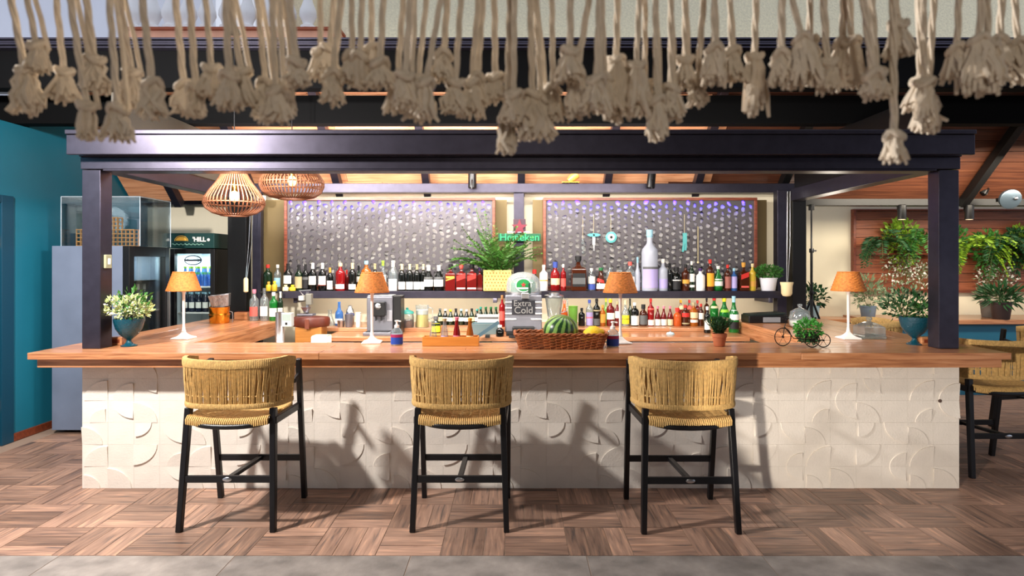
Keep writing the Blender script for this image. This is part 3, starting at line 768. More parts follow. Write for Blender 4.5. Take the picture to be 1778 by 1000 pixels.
# ------------------------------------------------------------------ bottles
GL = {'black': mat('near_black_glass', (14, 16, 14), .12), 'dkgreen': mat('dark_green_glass', (20, 40, 22), .12, trans=.15), 'green': mat('green_glass', (30, 130, 50), .08, trans=.5),
      'clear': CLEARG, 'amber': mat('amber_spirit', (190, 104, 30), .1, trans=.45), 'red': mat('red_spirit', (150, 22, 24), .1, trans=.35), 'frost': mat('frosted_glass', (196, 202, 216), .35, trans=.35, bump=(60, .05)),
      'white': mat('white_bottle', (238, 236, 232), .3), 'brown': mat('brown_glass', (70, 32, 16), .1, trans=.2), 'blue': mat('blue_glass', (70, 120, 190), .1, trans=.5), 'orange': mat('orange_spirit', (214, 96, 40), .12, trans=.4),
      'redbrown': mat('dark_red_glass', (96, 20, 18), .12), 'lime': mat('lime_glass', (130, 190, 70), .15, trans=.4), 'yellow': mat('yellow_liquid', (226, 190, 60), .2, trans=.3), 'dkblue': mat('dark_blue_glass', (20, 28, 50), .12), 'steel': CHROME, 'creamy': mat('cream_liquid', (236, 216, 160), .4)}
PAPC = {'white': (236, 234, 226), 'cream': (224, 206, 160), 'black': (22, 22, 24), 'red': (200, 44, 36), 'yellow': (236, 214, 40), 'beige': (170, 158, 120), 'gold': (206, 150, 60), 'orange': (232, 160, 40), 'blue': (60, 80, 160), 'lightblue': (150, 196, 214), 'lime': (150, 210, 60), 'purple': (60, 30, 90), 'green': (30, 110, 60), 'grey': (90, 92, 92), 'lilac': (170, 160, 210), 'teal': (50, 150, 140), 'pink': (214, 120, 140), 'wood': (176, 128, 80), 'mosaic': (150, 90, 80), 'rose': (220, 90, 80)}
def paper(k): return mat('paper_'+k, PAPC[k], .6, bump=(80, .05))
PROF = {
 'wine': [(.0, .004), (.94, 0), (1, .015), (1, .60), (.93, .66), (.62, .72), (.38, .78), (.34, .95), (.39, .955), (.39, 1)],
 'burg': [(.0, .004), (.94, 0), (1, .015), (1, .46), (.88, .56), (.55, .68), (.37, .78), (.33, .95), (.38, .955), (.38, 1)],
 'spirit': [(.0, .004), (.95, 0), (1, .02), (1, .62), (.93, .69), (.5, .755), (.36, .80), (.34, .9), (.40, .905), (.40, 1)],
 'round': [(.0, .004), (.75, 0), (.92, .03), (1, .15), (1, .42), (.84, .55), (.5, .68), (.34, .78), (.32, .92), (.38, .925), (.38, 1)],
 'square': [(.0, .004), (.96, 0), (1, .02), (1, .60), (.92, .66), (.5, .71), (.36, .76), (.33, .88), (.42, .885), (.42, 1)],
 'squat': [(.0, .004), (.9, 0), (1, .04), (1, .55), (.85, .66), (.45, .72), (.38, .80), (.5, .81), (.5, 1)],
 'beer': [(.0, .004), (.95, 0), (1, .02), (1, .52), (.86, .63), (.5, .76), (.38, .9), (.46, .91), (.46, 1)],
 'long': [(.0, .004), (.95, 0), (1, .02), (1, .48), (.9, .56), (.5, .66), (.36, .76), (.30, .94), (.36, .945), (.36, 1)],
 'decanter': [(.0, .004), (.95, 0), (1, .02), (.9, .2), (.5, .55), (.36, .8), (.42, .97), (.42, 1)],
 'tri': [(.0, .004), (.98, 0), (1, .03), (.92, .3), (.6, .6), (.38, .76), (.36, .92), (.42, .925), (.42, 1)],
 'cone': [(.0, .004), (.9, 0), (1, .05), (.8, .4), (.45, .7), (.42, .9), (.5, .92), (.5, 1)],
}
CAPF = {'wine': .80, 'burg': .80, 'spirit': .88, 'round': .88, 'square': .84, 'squat': .80, 'beer': .9, 'long': .84, 'decanter': 1.1, 'tri': .88, 'cone': .88}
CACHE = {}
def prof_r(P, z):
    for (r0, z0), (r1, z1) in zip(P, P[1:]):
        if z0 <= z <= z1 and z1 > z0: return r0+(r1-r0)*(z-z0)/(z1-z0)
    return P[-1][0]
def bottle(label, kind, h, r, glass, cap, lab=None, lz=(.15, .5), loc=(0, 0, 0), name='bottle', cat='bottle', group=None, stripe=None, neck=None, rot=0.0):
    key = (kind, round(h, 3), round(r, 3), glass); sq = kind == 'square'
    n = 4 if sq else 16; rr = 1.36 if sq else 1.0; ro = PI/4 if sq else 0
    if key not in CACHE:
        CACHE[key] = MB().lathe([(a*r*(rr if (sq and z < .68) else 1), z*h) for a, z in PROF[kind]], n if not sq else 4, rot=ro).mesh('glass', GL[glass], 50 if not sq else 20)
    t = thing(name, label, cat, loc, rot, group)
    put('glass_body', CACHE[key], t, bevel=.004 if sq else 0)
    if cap:
        cf = CAPF[kind]; k2 = ('cap', key, cap)
        if k2 not in CACHE:
            P = PROF[kind]; q = [(prof_r(P, cf)*r+.0008, cf*h)]+[(a*r+.0008, z*h) for a, z in P if z > cf]
            CACHE[k2] = MB().lathe(q+[(q[-1][0], h*1.008), (q[-1][0]*.9, h*1.012), (0, h*1.013)], 14).mesh('cap', paper(cap), 50)
        put('cap', CACHE[k2], t)
    def wrapband(c, z0, z1, nm, x=.0007, tilt=0.0):
        k3 = (nm, key, c, z0, z1, tilt)
        if k3 not in CACHE:
            P = PROF[kind]; zs = [z0, (z0+z1)/2, z1]
            if sq:
                w = r*.963+x; mb = MB(); zz0, zz1 = z0*h, z1*h
                mb.add([(-w*.86, -w-.0006, zz0-tilt*h), (w*.86, -w-.0006, zz0+tilt*h), (w*.86, -w-.0006, zz1+tilt*h), (-w*.86, -w-.0006, zz1-tilt*h), (-w*.86, -w+.002, zz0-tilt*h), (w*.86, -w+.002, zz0+tilt*h), (w*.86, -w+.002, zz1+tilt*h), (-w*.86, -w+.002, zz1-tilt*h)], [(0,1,2,3),(0,4,5,1),(3,2,6,7),(0,3,7,4),(1,5,6,2)])
                CACHE[k3] = mb.mesh('label', paper(c), 0)
            else:
                mb = MB(); vs = []; fs = []; m = 12
                for z in zs:
                    for i in range(m+1):
                        a = -PI/2+(-1.15+2.3*i/m); q = prof_r(P, z)*r+x
                        vs.append((q*math.cos(a), q*math.sin(a), z*h+tilt*h*(i/m-.5)*2))
                for j in range(2):
                    for i in range(m): fs.append((j*(m+1)+i, j*(m+1)+i+1, (j+1)*(m+1)+i+1, (j+1)*(m+1)+i))
                CACHE[k3] = mb.add(vs, fs).mesh('label', paper(c), 60)
        return put('paper_label' if nm != 'stripe' else 'label_stripe', CACHE[k3], t)
    if lab: wrapband(lab, lz[0], lz[1], 'label')
    if stripe: wrapband(stripe[0], stripe[1], stripe[2], 'stripe', .0013, stripe[3] if len(stripe) > 3 else 0.0)
    return t

UP = 'bottles on the steel shelf'
# column, top row, width px, kind, glass, cap, label colour, (label top row, label bottom row), stripe, words, depth
UPPER = [
 (500, 458, 15, 'wine', 'black', 'black', 'white', (478, 492), None, 'dark wine bottle with wide white label, first on the left of the shelf'),
 (519, 460, 14, 'wine', 'dkgreen', 'black', 'beige', (480, 500), None, 'dark wine bottle with tall beige label, second on the left of the shelf'),
 (530.5, 459, 12, 'wine', 'black', 'black', 'black', (480, 500), ('grey', .42, .52), 'black wine bottle with grey emblem on a black label'),
 (543, 457, 14, 'wine', 'black', 'white', 'white', (479, 494), None, 'dark wine bottle with white capsule and narrow white label'),
 (560, 457, 14, 'wine', 'black', 'white', 'white', (479, 494), ('rose', .2, .22), 'dark wine bottle with white capsule and pink edged label'),
 (573, 465, 11, 'wine', 'black', 'gold', 'white', (487, 502), None, 'short dark bottle with gold capsule and low white label'),
 (591, 457, 17, 'spirit', 'red', 'cream', 'white', (493, 501), None, 'red glass bottle with cream capsule and low white label'),
 (602, 470, 8, 'wine', 'redbrown', 'red', None, None, None, 'slim dark red bottle between the red glass one and a cream capped one'),
 (612, 457, 14, 'wine', 'black', 'cream', 'white', (493, 502), None, 'dark wine bottle with cream capsule and low white label'),
 (623, 462, 8, 'wine', 'dkgreen', 'black', 'white', (476, 490), None, 'slim dark bottle half hidden left of the second cane lamp shade'),
 (636, 453, 18, 'spirit', 'amber', 'lightblue', 'cream', (477, 486), None, 'amber spirit bottle with light blue cap behind the second lamp shade'),
 (651, 458, 12, 'wine', 'black', 'beige', None, None, None, 'dark wine bottle with beige capsule behind the second lamp shade'),
 (665, 453, 13, 'long', 'clear', 'lime', 'white', (477, 496), None, 'clear wine bottle with lime green capsule right of the second lamp shade'),
 (682.5, 453, 16, 'wine', 'clear', 'white', 'white', (484, 504), None, 'pale bottle with tall white neck and large white label'),
 (698, 459, 13, 'wine', 'black', 'cream', 'white', (489, 502), None, 'first of four dark bottles with cream capsules and low white labels'),
 (711.5, 459, 13, 'wine', 'black', 'cream', 'white', (489, 502), None, 'second of four dark bottles with cream capsules and low white labels'),
 (724, 459, 12, 'wine', 'black', 'beige', 'white', (489, 502), None, 'third of four dark bottles with low white labels, its capsule beige'),
 (735, 459, 11, 'wine', 'black', 'cream', 'white', (489, 502), None, 'last of four dark bottles with cream capsules, beside the white chevron labels'),
 (744, 461, 18, 'burg', 'black', 'white', 'white', (485, 497), ('grey', .47, .55), 'stout black bottle with white chevron label, left of a pair'),
 (762, 461, 18, 'burg', 'black', 'white', 'white', (485, 497), ('grey', .47, .55), 'stout black bottle with white chevron label, right of a pair'),
 (782.5, 459, 18, 'square', 'redbrown', 'black', 'gold', (479, 483), ('gold', .42, .47, .05), 'dark red square whisky bottle with thin gold bands'),
 (801, 459, 18, 'square', 'redbrown', 'rose', 'white', (499, 501.5), ('red', .42, .62, .06), 'red square whisky bottle with slanted red label, left one'),
 (819.5, 459, 18, 'square', 'redbrown', 'black', 'white', (499, 501.5), ('red', .42, .62, .06), 'red square whisky bottle with slanted red label, right one'),
 (833, 464, 10, 'square', 'redbrown', 'purple', None, None, None, 'plain dark red bottle just left of the yellow dotted basket'),
 (928, 468, 14, 'squat', 'brown', 'red', 'cream', (489, 500), None, 'brown bottle with dark red cap and cream label beside the drink dispenser'),
 (944, 460, 15, 'spirit', 'white', 'white', 'white', (481, 497), ('orange', .38, .42), 'opaque white spirit bottle with small orange print'),
 (964, 455, 17, 'squat', 'red', 'blue', 'cream', (483, 494), None, 'red liqueur bottle with blue cap and cream label'),
 (978, 459, 10, 'spirit', 'red', 'white', 'rose', (483, 497), None, 'slim red bottle with white cap and pink label'),
 (1004, 445, 27, 'square', 'brown', 'black', 'black', (474, 497), ('grey', .2, .38), 'large square whiskey bottle with black label and tall black cap'),
 (1027, 466, 14, 'spirit', 'clear', 'white', 'white', (480, 492), ('blue', .05, .3), 'small clear bottle with white and blue label'),
 (1043.5, 465, 19, 'tri', 'brown', 'green', 'white', (492, 501), ('red', .36, .5, -.06), 'brown bottle with red, white and green slanted label'),
 (1059, 458, 13, 'spirit', 'clear', 'grey', 'cream', (484, 498), None, 'clear bottle with cream yellow label left of the third lamp shade'),
 (1078, 464, 16, 'spirit', 'clear', 'grey', None, None, None, 'clear bottle behind the third lamp shade, neck showing above it'),
 (1094, 455, 17, 'spirit', 'clear', 'rose', 'white', (480, 500), None, 'clear bottle with two pink rose caps right of the third lamp shade'),
 (1107, 447, 10, 'long', 'frost', 'lightblue', None, None, None, 'slim frosted bottle with pale blue cap beside the giant bottle'),
 (1128, 400, 29, 'spirit', 'frost', 'lightblue', 'grey', (463, 472), ('lilac', .05, .36), 'giant frosted vodka bottle standing above all the others on the shelf'),
 (1151, 450, 17, 'spirit', 'frost', 'white', 'lilac', (484, 500), None, 'frosted bottle right of the giant bottle'),
 (1163, 457, 10, 'wine', 'black', 'black', None, None, None, 'thin black bottle just right of the two frosted ones'),
 (1174.5, 464, 16, 'squat', 'black', 'black', 'black', (484, 502), ('white', .43, .47), 'squat black bottle with white line on its label'),
 (1190.5, 459, 14, 'spirit', 'brown', 'black', 'gold', (485, 492), None, 'brown bottle with oval gold label beside the squat black bottle'),
 (1201, 454, 10, 'spirit', 'dkgreen', 'white', 'white', (475, 489), ('white', .12, .2), 'slim green bottle with white cap and white label'),
 (1216, 466, 16, 'spirit', 'white', 'purple', 'white', (480, 500), None, 'opaque white bottle with deep purple top'),
 (1233, 451, 14, 'spirit', 'brown', 'red', 'orange', (474, 497), None, 'brown bottle with bright red cap and orange label'),
 (1247, 462, 16, 'round', 'green', 'white', 'white', (484, 496), None, 'green round bottle with white neck and white label'),
 (1263.5, 460, 12, 'spirit', 'brown', 'red', 'mosaic', (480, 500), None, 'brown bottle with dark red cap and patterned label'),
 (1274.5, 466, 11, 'spirit', 'blue', 'lightblue', 'lilac', (480, 500), None, 'blue bottle with lilac label'),
 (1291, 456, 16, 'square', 'brown', 'gold', 'rose', (496, 499), ('red', .45, .62, .05), 'square brown whisky bottle with slanted red label and gold cap near the white pot'),
 (1306.5, 458, 12, 'spirit', 'yellow', 'cream', 'gold', (488, 497), None, 'pale yellow bottle with cream cap touching the white flower pot'),
]
for i, (px, ty, w, kind, glass, cap, lab, lr, st, words) in enumerate(UPPER):
    d = 6.08 if w > 9 else 6.17
    h = (504.5-ty)*d/F; r = w/2*d/F*.97
    lz = (.15, .5) if not lr else ((504.5-lr[1])/(504.5-ty), (504.5-lr[0])/(504.5-ty))
    bottle(words, kind, h, r, glass, cap, lab, lz, (PX(px, d), d, SH+.0006), group=UP, stripe=st)

# lower row on the ledge of the back counter
LO = 'bottles on the back counter ledge'; LZ = BC+.035
def row(py, d): return (py-569)
LOWER = [
 (1010, 535, 12, 'spirit', 'black', 'black', None, None, None, 'small black bottle beside the green bumpy tumbler'),
 (1023.5, 521, 13, 'spirit', 'clear', 'blue', 'lilac', (542, 566), ('pink', .3, .36), 'clear bottle with blue cap and pink lilac label on the lower ledge'),
 (1036, 519, 13, 'spirit', 'black', 'black', 'grey', (553, 566), ('beige', .55, .6), 'black whisky bottle with grey label on the lower ledge'),
 (1046.5, 530, 11, 'spirit', 'amber', 'gold', 'gold', (545, 560), None, 'amber bottle with gold label on the lower ledge'),
 (1060, 520, 15, 'spirit', 'redbrown', 'yellow', 'white', (543, 554), None, 'dark red bottle with yellow cap left of the third lamp stem'),
 (1072, 524, 10, 'spirit', 'redbrown', 'beige', 'white', (540, 552), None, 'dark bottle with pale band behind the third lamp stem'),
 (1086, 522, 14, 'long', 'clear', 'cream', 'yellow', (547, 562), ('black', .27, .29), 'clear bottle with bright yellow label right of the third lamp stem'),
 (1102, 526, 15, 'spirit', 'black', 'white', 'white', (548, 564), None, 'black bottle with big white label and white cap'),
 (1117, 529, 15, 'squat', 'brown', 'black', 'grey', (547, 563), None, 'squat brown bottle with grey label on the lower ledge'),
 (1130, 519, 12, 'spirit', 'red', 'red', 'white', (555, 565), ('rose', .6, .66), 'red bottle with red cap and low white label'),
 (1142, 532, 11, 'round', 'redbrown', 'pink', 'white', (554, 565), None, 'first of three small dark red bottles with pink caps'),
 (1152.5, 532, 11, 'round', 'redbrown', 'pink', 'white', (554, 565), None, 'middle one of three small dark red bottles with pink caps'),
 (1163.5, 532, 11, 'round', 'redbrown', 'pink', 'cream', (554, 565), None, 'last of three small dark red bottles with pink caps, cream label'),
 (1176, 535, 15, 'squat', 'orange', 'red', None, None, None, 'squat orange bottle without label on the lower ledge'),
 (1190, 530, 15, 'spirit', 'brown', 'red', 'red', (543, 550), ('beige', .1, .16), 'brown bottle with bright red shoulder label'),
 (1204.5, 526, 15, 'spirit', 'amber', 'beige', 'cream', (542, 552), ('white', .16, .28), 'amber bottle with cream labels left of the black bottle in front'),
 (1217, 528, 10, 'spirit', 'brown', 'red', 'white', (543, 554), None, 'brown bottle with small white shoulder label'),
 (1240, 516, 15, 'spirit', 'green', 'red', 'yellow', (551, 563), ('cream', .62, .7), 'green bottle with red cap above the potted rosemary'),
 (1257.5, 518, 19, 'round', 'green', 'yellow', 'cream', (551, 556), ('lime', .5, .6), 'round green bottle with yellow cap above the potted rosemary'),
 (1052, 517, 9, 'long', 'lime', 'yellow', None, None, None, 'slim yellow green bottle behind the dark red one', 6.26),
 (1094, 519, 9, 'long', 'dkgreen', 'black', None, None, None, 'slim dark bottle behind the yellow labelled one', 6.26),
 (1182, 521, 10, 'spirit', 'redbrown', 'orange', 'cream', (530, 537), None, 'dark red bottle with orange cap in the back row', 6.26),
 (1197, 521, 10, 'spirit', 'brown', 'red', 'rose', (530, 537), None, 'brown bottle with red cap and pink label in the back row', 6.26),
 (1211, 522, 9, 'spirit', 'redbrown', 'red', None, None, None, 'plain dark red bottle in the back row', 6.26),
 (1227, 517, 9, 'spirit', 'brown', 'black', None, None, None, 'tall brown bottle behind the black bottle with the white label', 6.26),
]
for e in LOWER:
    px, ty, w, kind, glass, cap, lab, lr, st, words = e[:10]; d = e[10] if len(e) > 10 else 6.02
    by = HOR+(EYE-LZ)*F/d
    h = (by-ty)*d/F; r = w/2*d/F*.95
    lz = (.15, .5) if not lr else (max(.03, (by-lr[1])/(by-ty)), (by-lr[0])/(by-ty))
    bottle(words, kind, h, r, glass, cap, lab, lz, (PX(px, d), d, LZ+.0006), group=LO, stripe=st)
# two on the lower worktop itself
for px, ty, by, w, kind, glass, cap, lab, lr, st, words in (
 (1228, 533, 578, 12, 'spirit', 'black', 'white', 'white', (556, 572), None, 'black bottle with white cap standing in front of the lower ledge'),
 (1274, 515, 577, 18, 'long', 'green', 'lightblue', 'white', (538, 555), ('black', .1, .3), 'large green bottle with pale blue cap and round white label')):
    d = (EYE-BC)*F/(by-HOR); h = (by-ty)*d/F
    bottle(words, kind, h, w/2*d/F*.95, glass, cap, lab, ((by-lr[1])/(by-ty), (by-lr[0])/(by-ty)), (PX(px, d), d, BC+.0006), group=LO, stripe=st)
# left part of the ledge: row of small dark bottles and a carton of dark green ones
caps = ['grey', 'white', 'yellow', 'black', 'lightblue', 'white', 'black', 'teal']
wd = ['first', 'second', 'third', 'fourth', 'fifth', 'sixth', 'seventh', 'last']
for i, c in enumerate(caps):
    d = 6.1; px = 764+i*9.2; h = (EYE-(LZ))-(HOR-538)*-1*d/F
    h = PZ(536+(i % 3), d)-LZ
    bottle('small dark bottle with %s cap, %s in the row behind the four tray bottles' % ({'lightblue': 'light blue'}.get(c, c), wd[i]), 'beer', h, .0265, 'black' if i % 2 else 'dkgreen', c, 'white' if i % 3 else 'cream', (.25, .5), (PX(px, d), d, LZ+.0006), group='small dark bottles on the ledge')
d = 6.05
crate = thing('bottle_carton', 'white printed carton holding dark green bottles beside the dispenser', 'carton', (PX(848, d), d, LZ+.0006))
MB().box(-.105, .105, -.06, -.055, 0, .115).box(-.105, .105, .055, .06, 0, .115).box(-.105, -.1, -.055, .055, 0, .115).box(.1, .105, -.055, .055, 0, .115).box(-.1, .1, -.055, .055, 0, .004).build('carton', paper('white'), crate, 0)
MB().box(-.1, .1, -.0612, -.06, .07, .09).build('printed_band', paper('grey'), crate, 0)
for i in range(4):
    for j in range(2):
        bottle('small dark green bottle standing in the white carton', 'beer', .175, .0235, 'dkgreen', 'teal' if i == 0 and j == 0 else 'green', None, loc=(PX(848, d)-.075+.05*i, d-.027+.054*j, LZ+.006), group='green bottles in the carton')

# left arm of the bar: three bottles
LB = 'bottles on the left bar arm'
for px, ty, by, w, kind, glass, cap, lab, lr, words in (
 (441.5, 503, 553, 15, 'spirit', 'clear', 'pink', 'rose', (527, 540), 'clear gin bottle with pink cap, leftmost on the left bar arm'),
 (459, 501, 555, 14, 'spirit', 'clear', 'grey', 'white', (532, 549), 'clear bottle with grey stopper on the left bar arm'),
 (475, 508, 555, 14, 'spirit', 'green', 'white', 'white', (538, 550), 'green bottle with white cap on the left bar arm'),
 (487, 507, 553, 9, 'wine', 'dkgreen', 'white', 'white', (538, 550), 'slim dark bottle with white cap beside the payment post')):
    d = min(5.93, (EYE-WT)*F/(by-HOR)); h = PZ(ty, d)-WT
    bottle(words, kind, h, w/2*d/F, glass, cap, lab, (.15, .45), (PX(px, d), d, WT+.0006), group=LB)
# small stand with bottles and jars left of the shelf
d = 6.12
sd = thing('corner_stand', 'black steel corner stand with bottles and lemon jars left of the long shelf', 'stand', (PX(472, d), d, WT))
MB().box(-.10, .10, -.08, .08, PZ(505, d)-WT-.02, PZ(505, d)-WT).box(-.095, -.075, -.02, .02, 0, PZ(505, d)-WT-.02).box(.075, .095, -.02, .02, 0, PZ(505, d)-WT-.02).build('stand', BLACKPAINT, sd, 0, .002)
for px, ty, w, kind, glass, cap, lab, words, yy in (
 (463, 460, 15, 'spirit', 'dkgreen', 'red', None, 'dark green bottle with red cap on the corner stand', .03), (480, 460, 12, 'spirit', 'clear', 'white', 'lightblue', 'clear bottle with pale blue label on the corner stand', .03),
 (470, 489, 9, 'squat', 'yellow', 'gold', None, 'small yellow jar on the corner stand, left one', -.05), (480, 488, 9, 'squat', 'yellow', 'yellow', None, 'small yellow jar on the corner stand, right one', -.05)):
    bottle(words, kind, (505-ty)*d/F, w/2*d/F, glass, cap, lab, (.15, .5), (PX(px, d), d+yy, PZ(505, d)+.0006), group='bottles on the corner stand')
for px, c, cp, words in ((496, 'creamy', 'cream', 'small cream jar at the left end of the long shelf'), (508, 'yellow', 'yellow', 'small yellow labelled jar at the left end of the long shelf')):
    bottle(words, 'squat', 10.5*6.02/F, 5.2*6.02/F, c, cp, 'yellow' if c == 'yellow' else None, (.2, .5), (PX(px, 6.02), 6.02, SH+.0006), name='jar', cat='jar')
# ------------------------------------------------------------------ on the front worktop
def goblet(label, loc, s=1.0):
    t = thing('footed_glass_planter', label, 'planter', loc)
    MB().lathe([(.052*s, 0), (.054*s, .006*s), (.03*s, .016*s), (.018*s, .03*s), (.016*s, .045*s), (.03*s, .058*s), (.06*s, .085*s), (.085*s, .125*s), (.098*s, .175*s), (.10*s, .20*s), (.094*s, .20*s), (.09*s, .175*s), (.02*s, .08*s), (0, .078*s)], 24).build('bowl', TEALG, t, 40)
    MB().lathe([(.09*s, .165*s), (.09*s, .178*s), (0, .184*s)], 16).build('soil', mat('potting_soil', (52, 38, 28), .95, noise=(80, .4)), t, 30)
    return t
LEAF = mat('green_leaf', (58, 112, 42), .5, noise=(12, .35)); LEAF_PALE = mat('pale_variegated_leaf', (190, 204, 140), .5, noise=(14, .3)); LEAF_DARK = mat('dark_green_leaf', (34, 78, 40), .45, noise=(12, .35)); LEAF_LIME = mat('lime_green_leaf', (138, 176, 48), .5, noise=(10, .3)); LEAF_GREY = mat('grey_green_leaf', (120, 140, 104), .6, noise=(12, .25)); STEM = mat('plant_stem', (84, 96, 46), .7, bump=(90, .1)); PETAL = mat('white_petal', (236, 234, 224), .6, bump=(60, .05))
def foliage(t, c, rad, n, L, W, m, seed, up=.4, name='foliage', shell=.3, stems=8):
    R = random.Random(seed); mb = MB(); bush(mb, c, rad, n, L, W, R, up, shell)
    o = mb.build(name, m, t, 0, kind='stuff')
    if stems:
        sb = MB()
        for i in range(stems):
            a = R.uniform(0, 6.28); q = R.uniform(.2, .8)
            sb.tube([(c[0], c[1], c[2]-rad[2]), (c[0]+rad[0]*q*.4*math.cos(a), c[1]+rad[1]*q*.4*math.sin(a), c[2]-rad[2]*.3), (c[0]+rad[0]*q*math.cos(a), c[1]+rad[1]*q*math.sin(a), c[2]+rad[2]*R.uniform(-.1, .6))], .0022, 4)
        sb.build('stems', STEM, t, 60, kind='stuff')
    return o
gx = goblet('teal pressed glass footed planter with white flowering foliage by the left post', onbar(224, 601), .93)
foliage(gx, (-.02, 0, .255), (.165, .12, .08), 330, .035, .018, LEAF_PALE, 1, .5); foliage(gx, (.03, 0, .29), (.11, .09, .10), 120, .04, .018, LEAF, 2, .6, 'green_leaves', .1, 4); foliage(gx, (-.03, -.02, .27), (.15, .1, .07), 110, .018, .016, PETAL, 3, .5, 'white_flowers', .5, 0)
gy = goblet('teal pressed glass footed planter with airy green plant by the right post', onbar(1588, 598), .95)
foliage(gy, (-.05, .02, .27), (.15, .12, .10), 300, .042, .018, LEAF_DARK, 4, .5); foliage(gy, (-.10, .0, .32), (.15, .1, .10), 130, .028, .016, LEAF_GREY, 5, .6, 'pale_leaves', .1, 5)
foliage(gy, (.04, -.03, .24), (.07, .08, .05), 120, .05, .016, LEAF, 55, .2, 'hanging_leaves', .1, 0)

def sanitizer(label, loc):
    t = thing('hand_sanitizer_bottle', label, 'bottle', loc)
    MB().lathe([(.038, 0), (.041, .006), (.041, .085), (.034, .105), (.016, .118), (.015, .128)], 20, sy=.75).build('body', CLEARG, t, 50)
    MB().lathe([(.0418, .008), (.0418, .054)], 20, sy=.76, cap=False).build('label', mat('deep_blue_label', (24, 66, 160), .5), t, 50)
    MB().lathe([(.042, .054), (.042, .074)], 20, sy=.765, cap=False).build('label_band', mat('crimson_label', (150, 30, 80), .5), t, 50)
    MB().lathe([(.0385, .004), (.0385, .075), (0, .076)], 20, sy=.72).build('gel', mat('pale_gel', (206, 216, 230), .3), t, 50)
    MB().lathe([(.017, .118), (.017, .134), (.008, .14), (.007, .158), (.014, .16), (.014, .168), (0, .17)], 14).bar((0, -.0, .166), (.03, -.012, .162), .009, .008).build('pump', WHITE, t, 40)
    return t
sanitizer('pump bottle of hand gel with blue and crimson label left of the wooden sauce box', onbar(689, 599))
sanitizer('pump bottle of hand gel with dark blue label between the basket and the third lamp', onbar(1064, 602))
# wooden tray with four bottles
lx, ly, lz = onbar(782, 601)
tr = thing('wooden_condiment_box', 'orange wooden box holding four small sauce bottles', 'box', (lx, ly, lz))
OW = wood('orange_pine', [(206, 128, 52), (228, 152, 70)], .4, 6, (.6, 6, 6))
MB().box(-.19, .19, 0, .008, 0, .062).box(-.19, .19, .085, .093, 0, .062).box(-.19, -.182, .008, .085, 0, .062).box(.182, .19, .008, .085, 0, .062).build('side', OW, tr, 0, .002)
MB().box(-.182, .182, .008, .085, 0, .03).build('floor_board', OW, tr, 0)
for px, glass, cap, lab, kind, h, words in ((752, 'clear', None, None, 'cone', .135, 'clear open carafe at the left end of the wooden box'), (772, 'clear', 'beige', 'lilac', 'cone', .150, 'clear bottle with white and violet label in the wooden box'), (793, 'red', 'pink', 'pink', 'cone', .158, 'red syrup bottle in the wooden box'), (816, 'amber', 'gold', 'cream', 'cone', .152, 'amber oil bottle at the right end of the wooden box')):
    bottle(words, kind, h, .0275, glass, cap, lab, (.06, .24), (PX(px, ly+.046), ly+.046, lz+.0306), group='sauce bottles in the wooden box')
# wicker basket with melon and lemon
lx, ly, lz = onbar(975, 607)
bk = thing('wicker_basket', 'long brown wicker basket with a watermelon and a lemon in it', 'basket', (lx, ly+.12, lz))
WICK = mat('brown_wicker', (150, 84, 44), .55, noise=(30, .35), bump=(140, .2))
def rrect(hx, hy, z, n=72, r=.03):
    pts = []; seg = [(hx-r, hy-r, 0), (-(hx-r), hy-r, PI/2), (-(hx-r), -(hy-r), PI), (hx-r, -(hy-r), 1.5*PI)]
    raw = []
    for cx, cy, a0 in seg:
        for i in range(7): raw.append(Vector((cx+r*math.cos(a0+PI/2*i/6), cy+r*math.sin(a0+PI/2*i/6), z)))
    d = [0]
    for i in range(len(raw)): d.append(d[-1]+(raw[(i+1) % len(raw)]-raw[i]).length)
    for k in range(n):
        t = d[-1]*k/n; j = 0
        while d[j+1] < t: j += 1
        pts.append(raw[j].lerp(raw[(j+1) % len(raw)], (t-d[j])/(d[j+1]-d[j])))
    return pts
wv = MB(); HX, HY = .292, .115
for j in range(9):
    z = .008+.0092*j; sc_ = 1+.10*j/9; pts = rrect(HX*sc_*.93, HY*sc_*.93, z, 120)
    out = []
    for i, p in enumerate(pts):
        nrm = Vector((p.x/HX**2, p.y/HY**2, 0)).normalized(); out.append(p+nrm*.0038*(1 if ((i//3)+j) % 2 else -1))
    wv.tube(out, .0046, 5, True)
wv.build('weave', WICK, bk, 60)
sk = MB()
for i, p in enumerate(rrect(HX*.93, HY*.93, .0, 40)):
    q = p*1.11; sk.tube([p, Vector((q.x, q.y, .092))], .0034, 5)
sk.build('stakes', WICK, bk, 60)
rm_ = MB()
for ph in (0, PI):
    rm_.tube([p+Vector((0, 0, .005*math.sin(i*.9+ph)))+Vector((p.x, p.y, 0)).normalized()*.005*math.cos(i*.9+ph) for i, p in enumerate(rrect(HX*1.03, HY*1.03, .095, 150))], .0065, 6, True)
rm_.build('braided_rim', WICK, bk, 60)
MB().box(-HX*.92, HX*.92, -HY*.9, HY*.9, .001, .006).build('bottom', WICK, bk, 0)
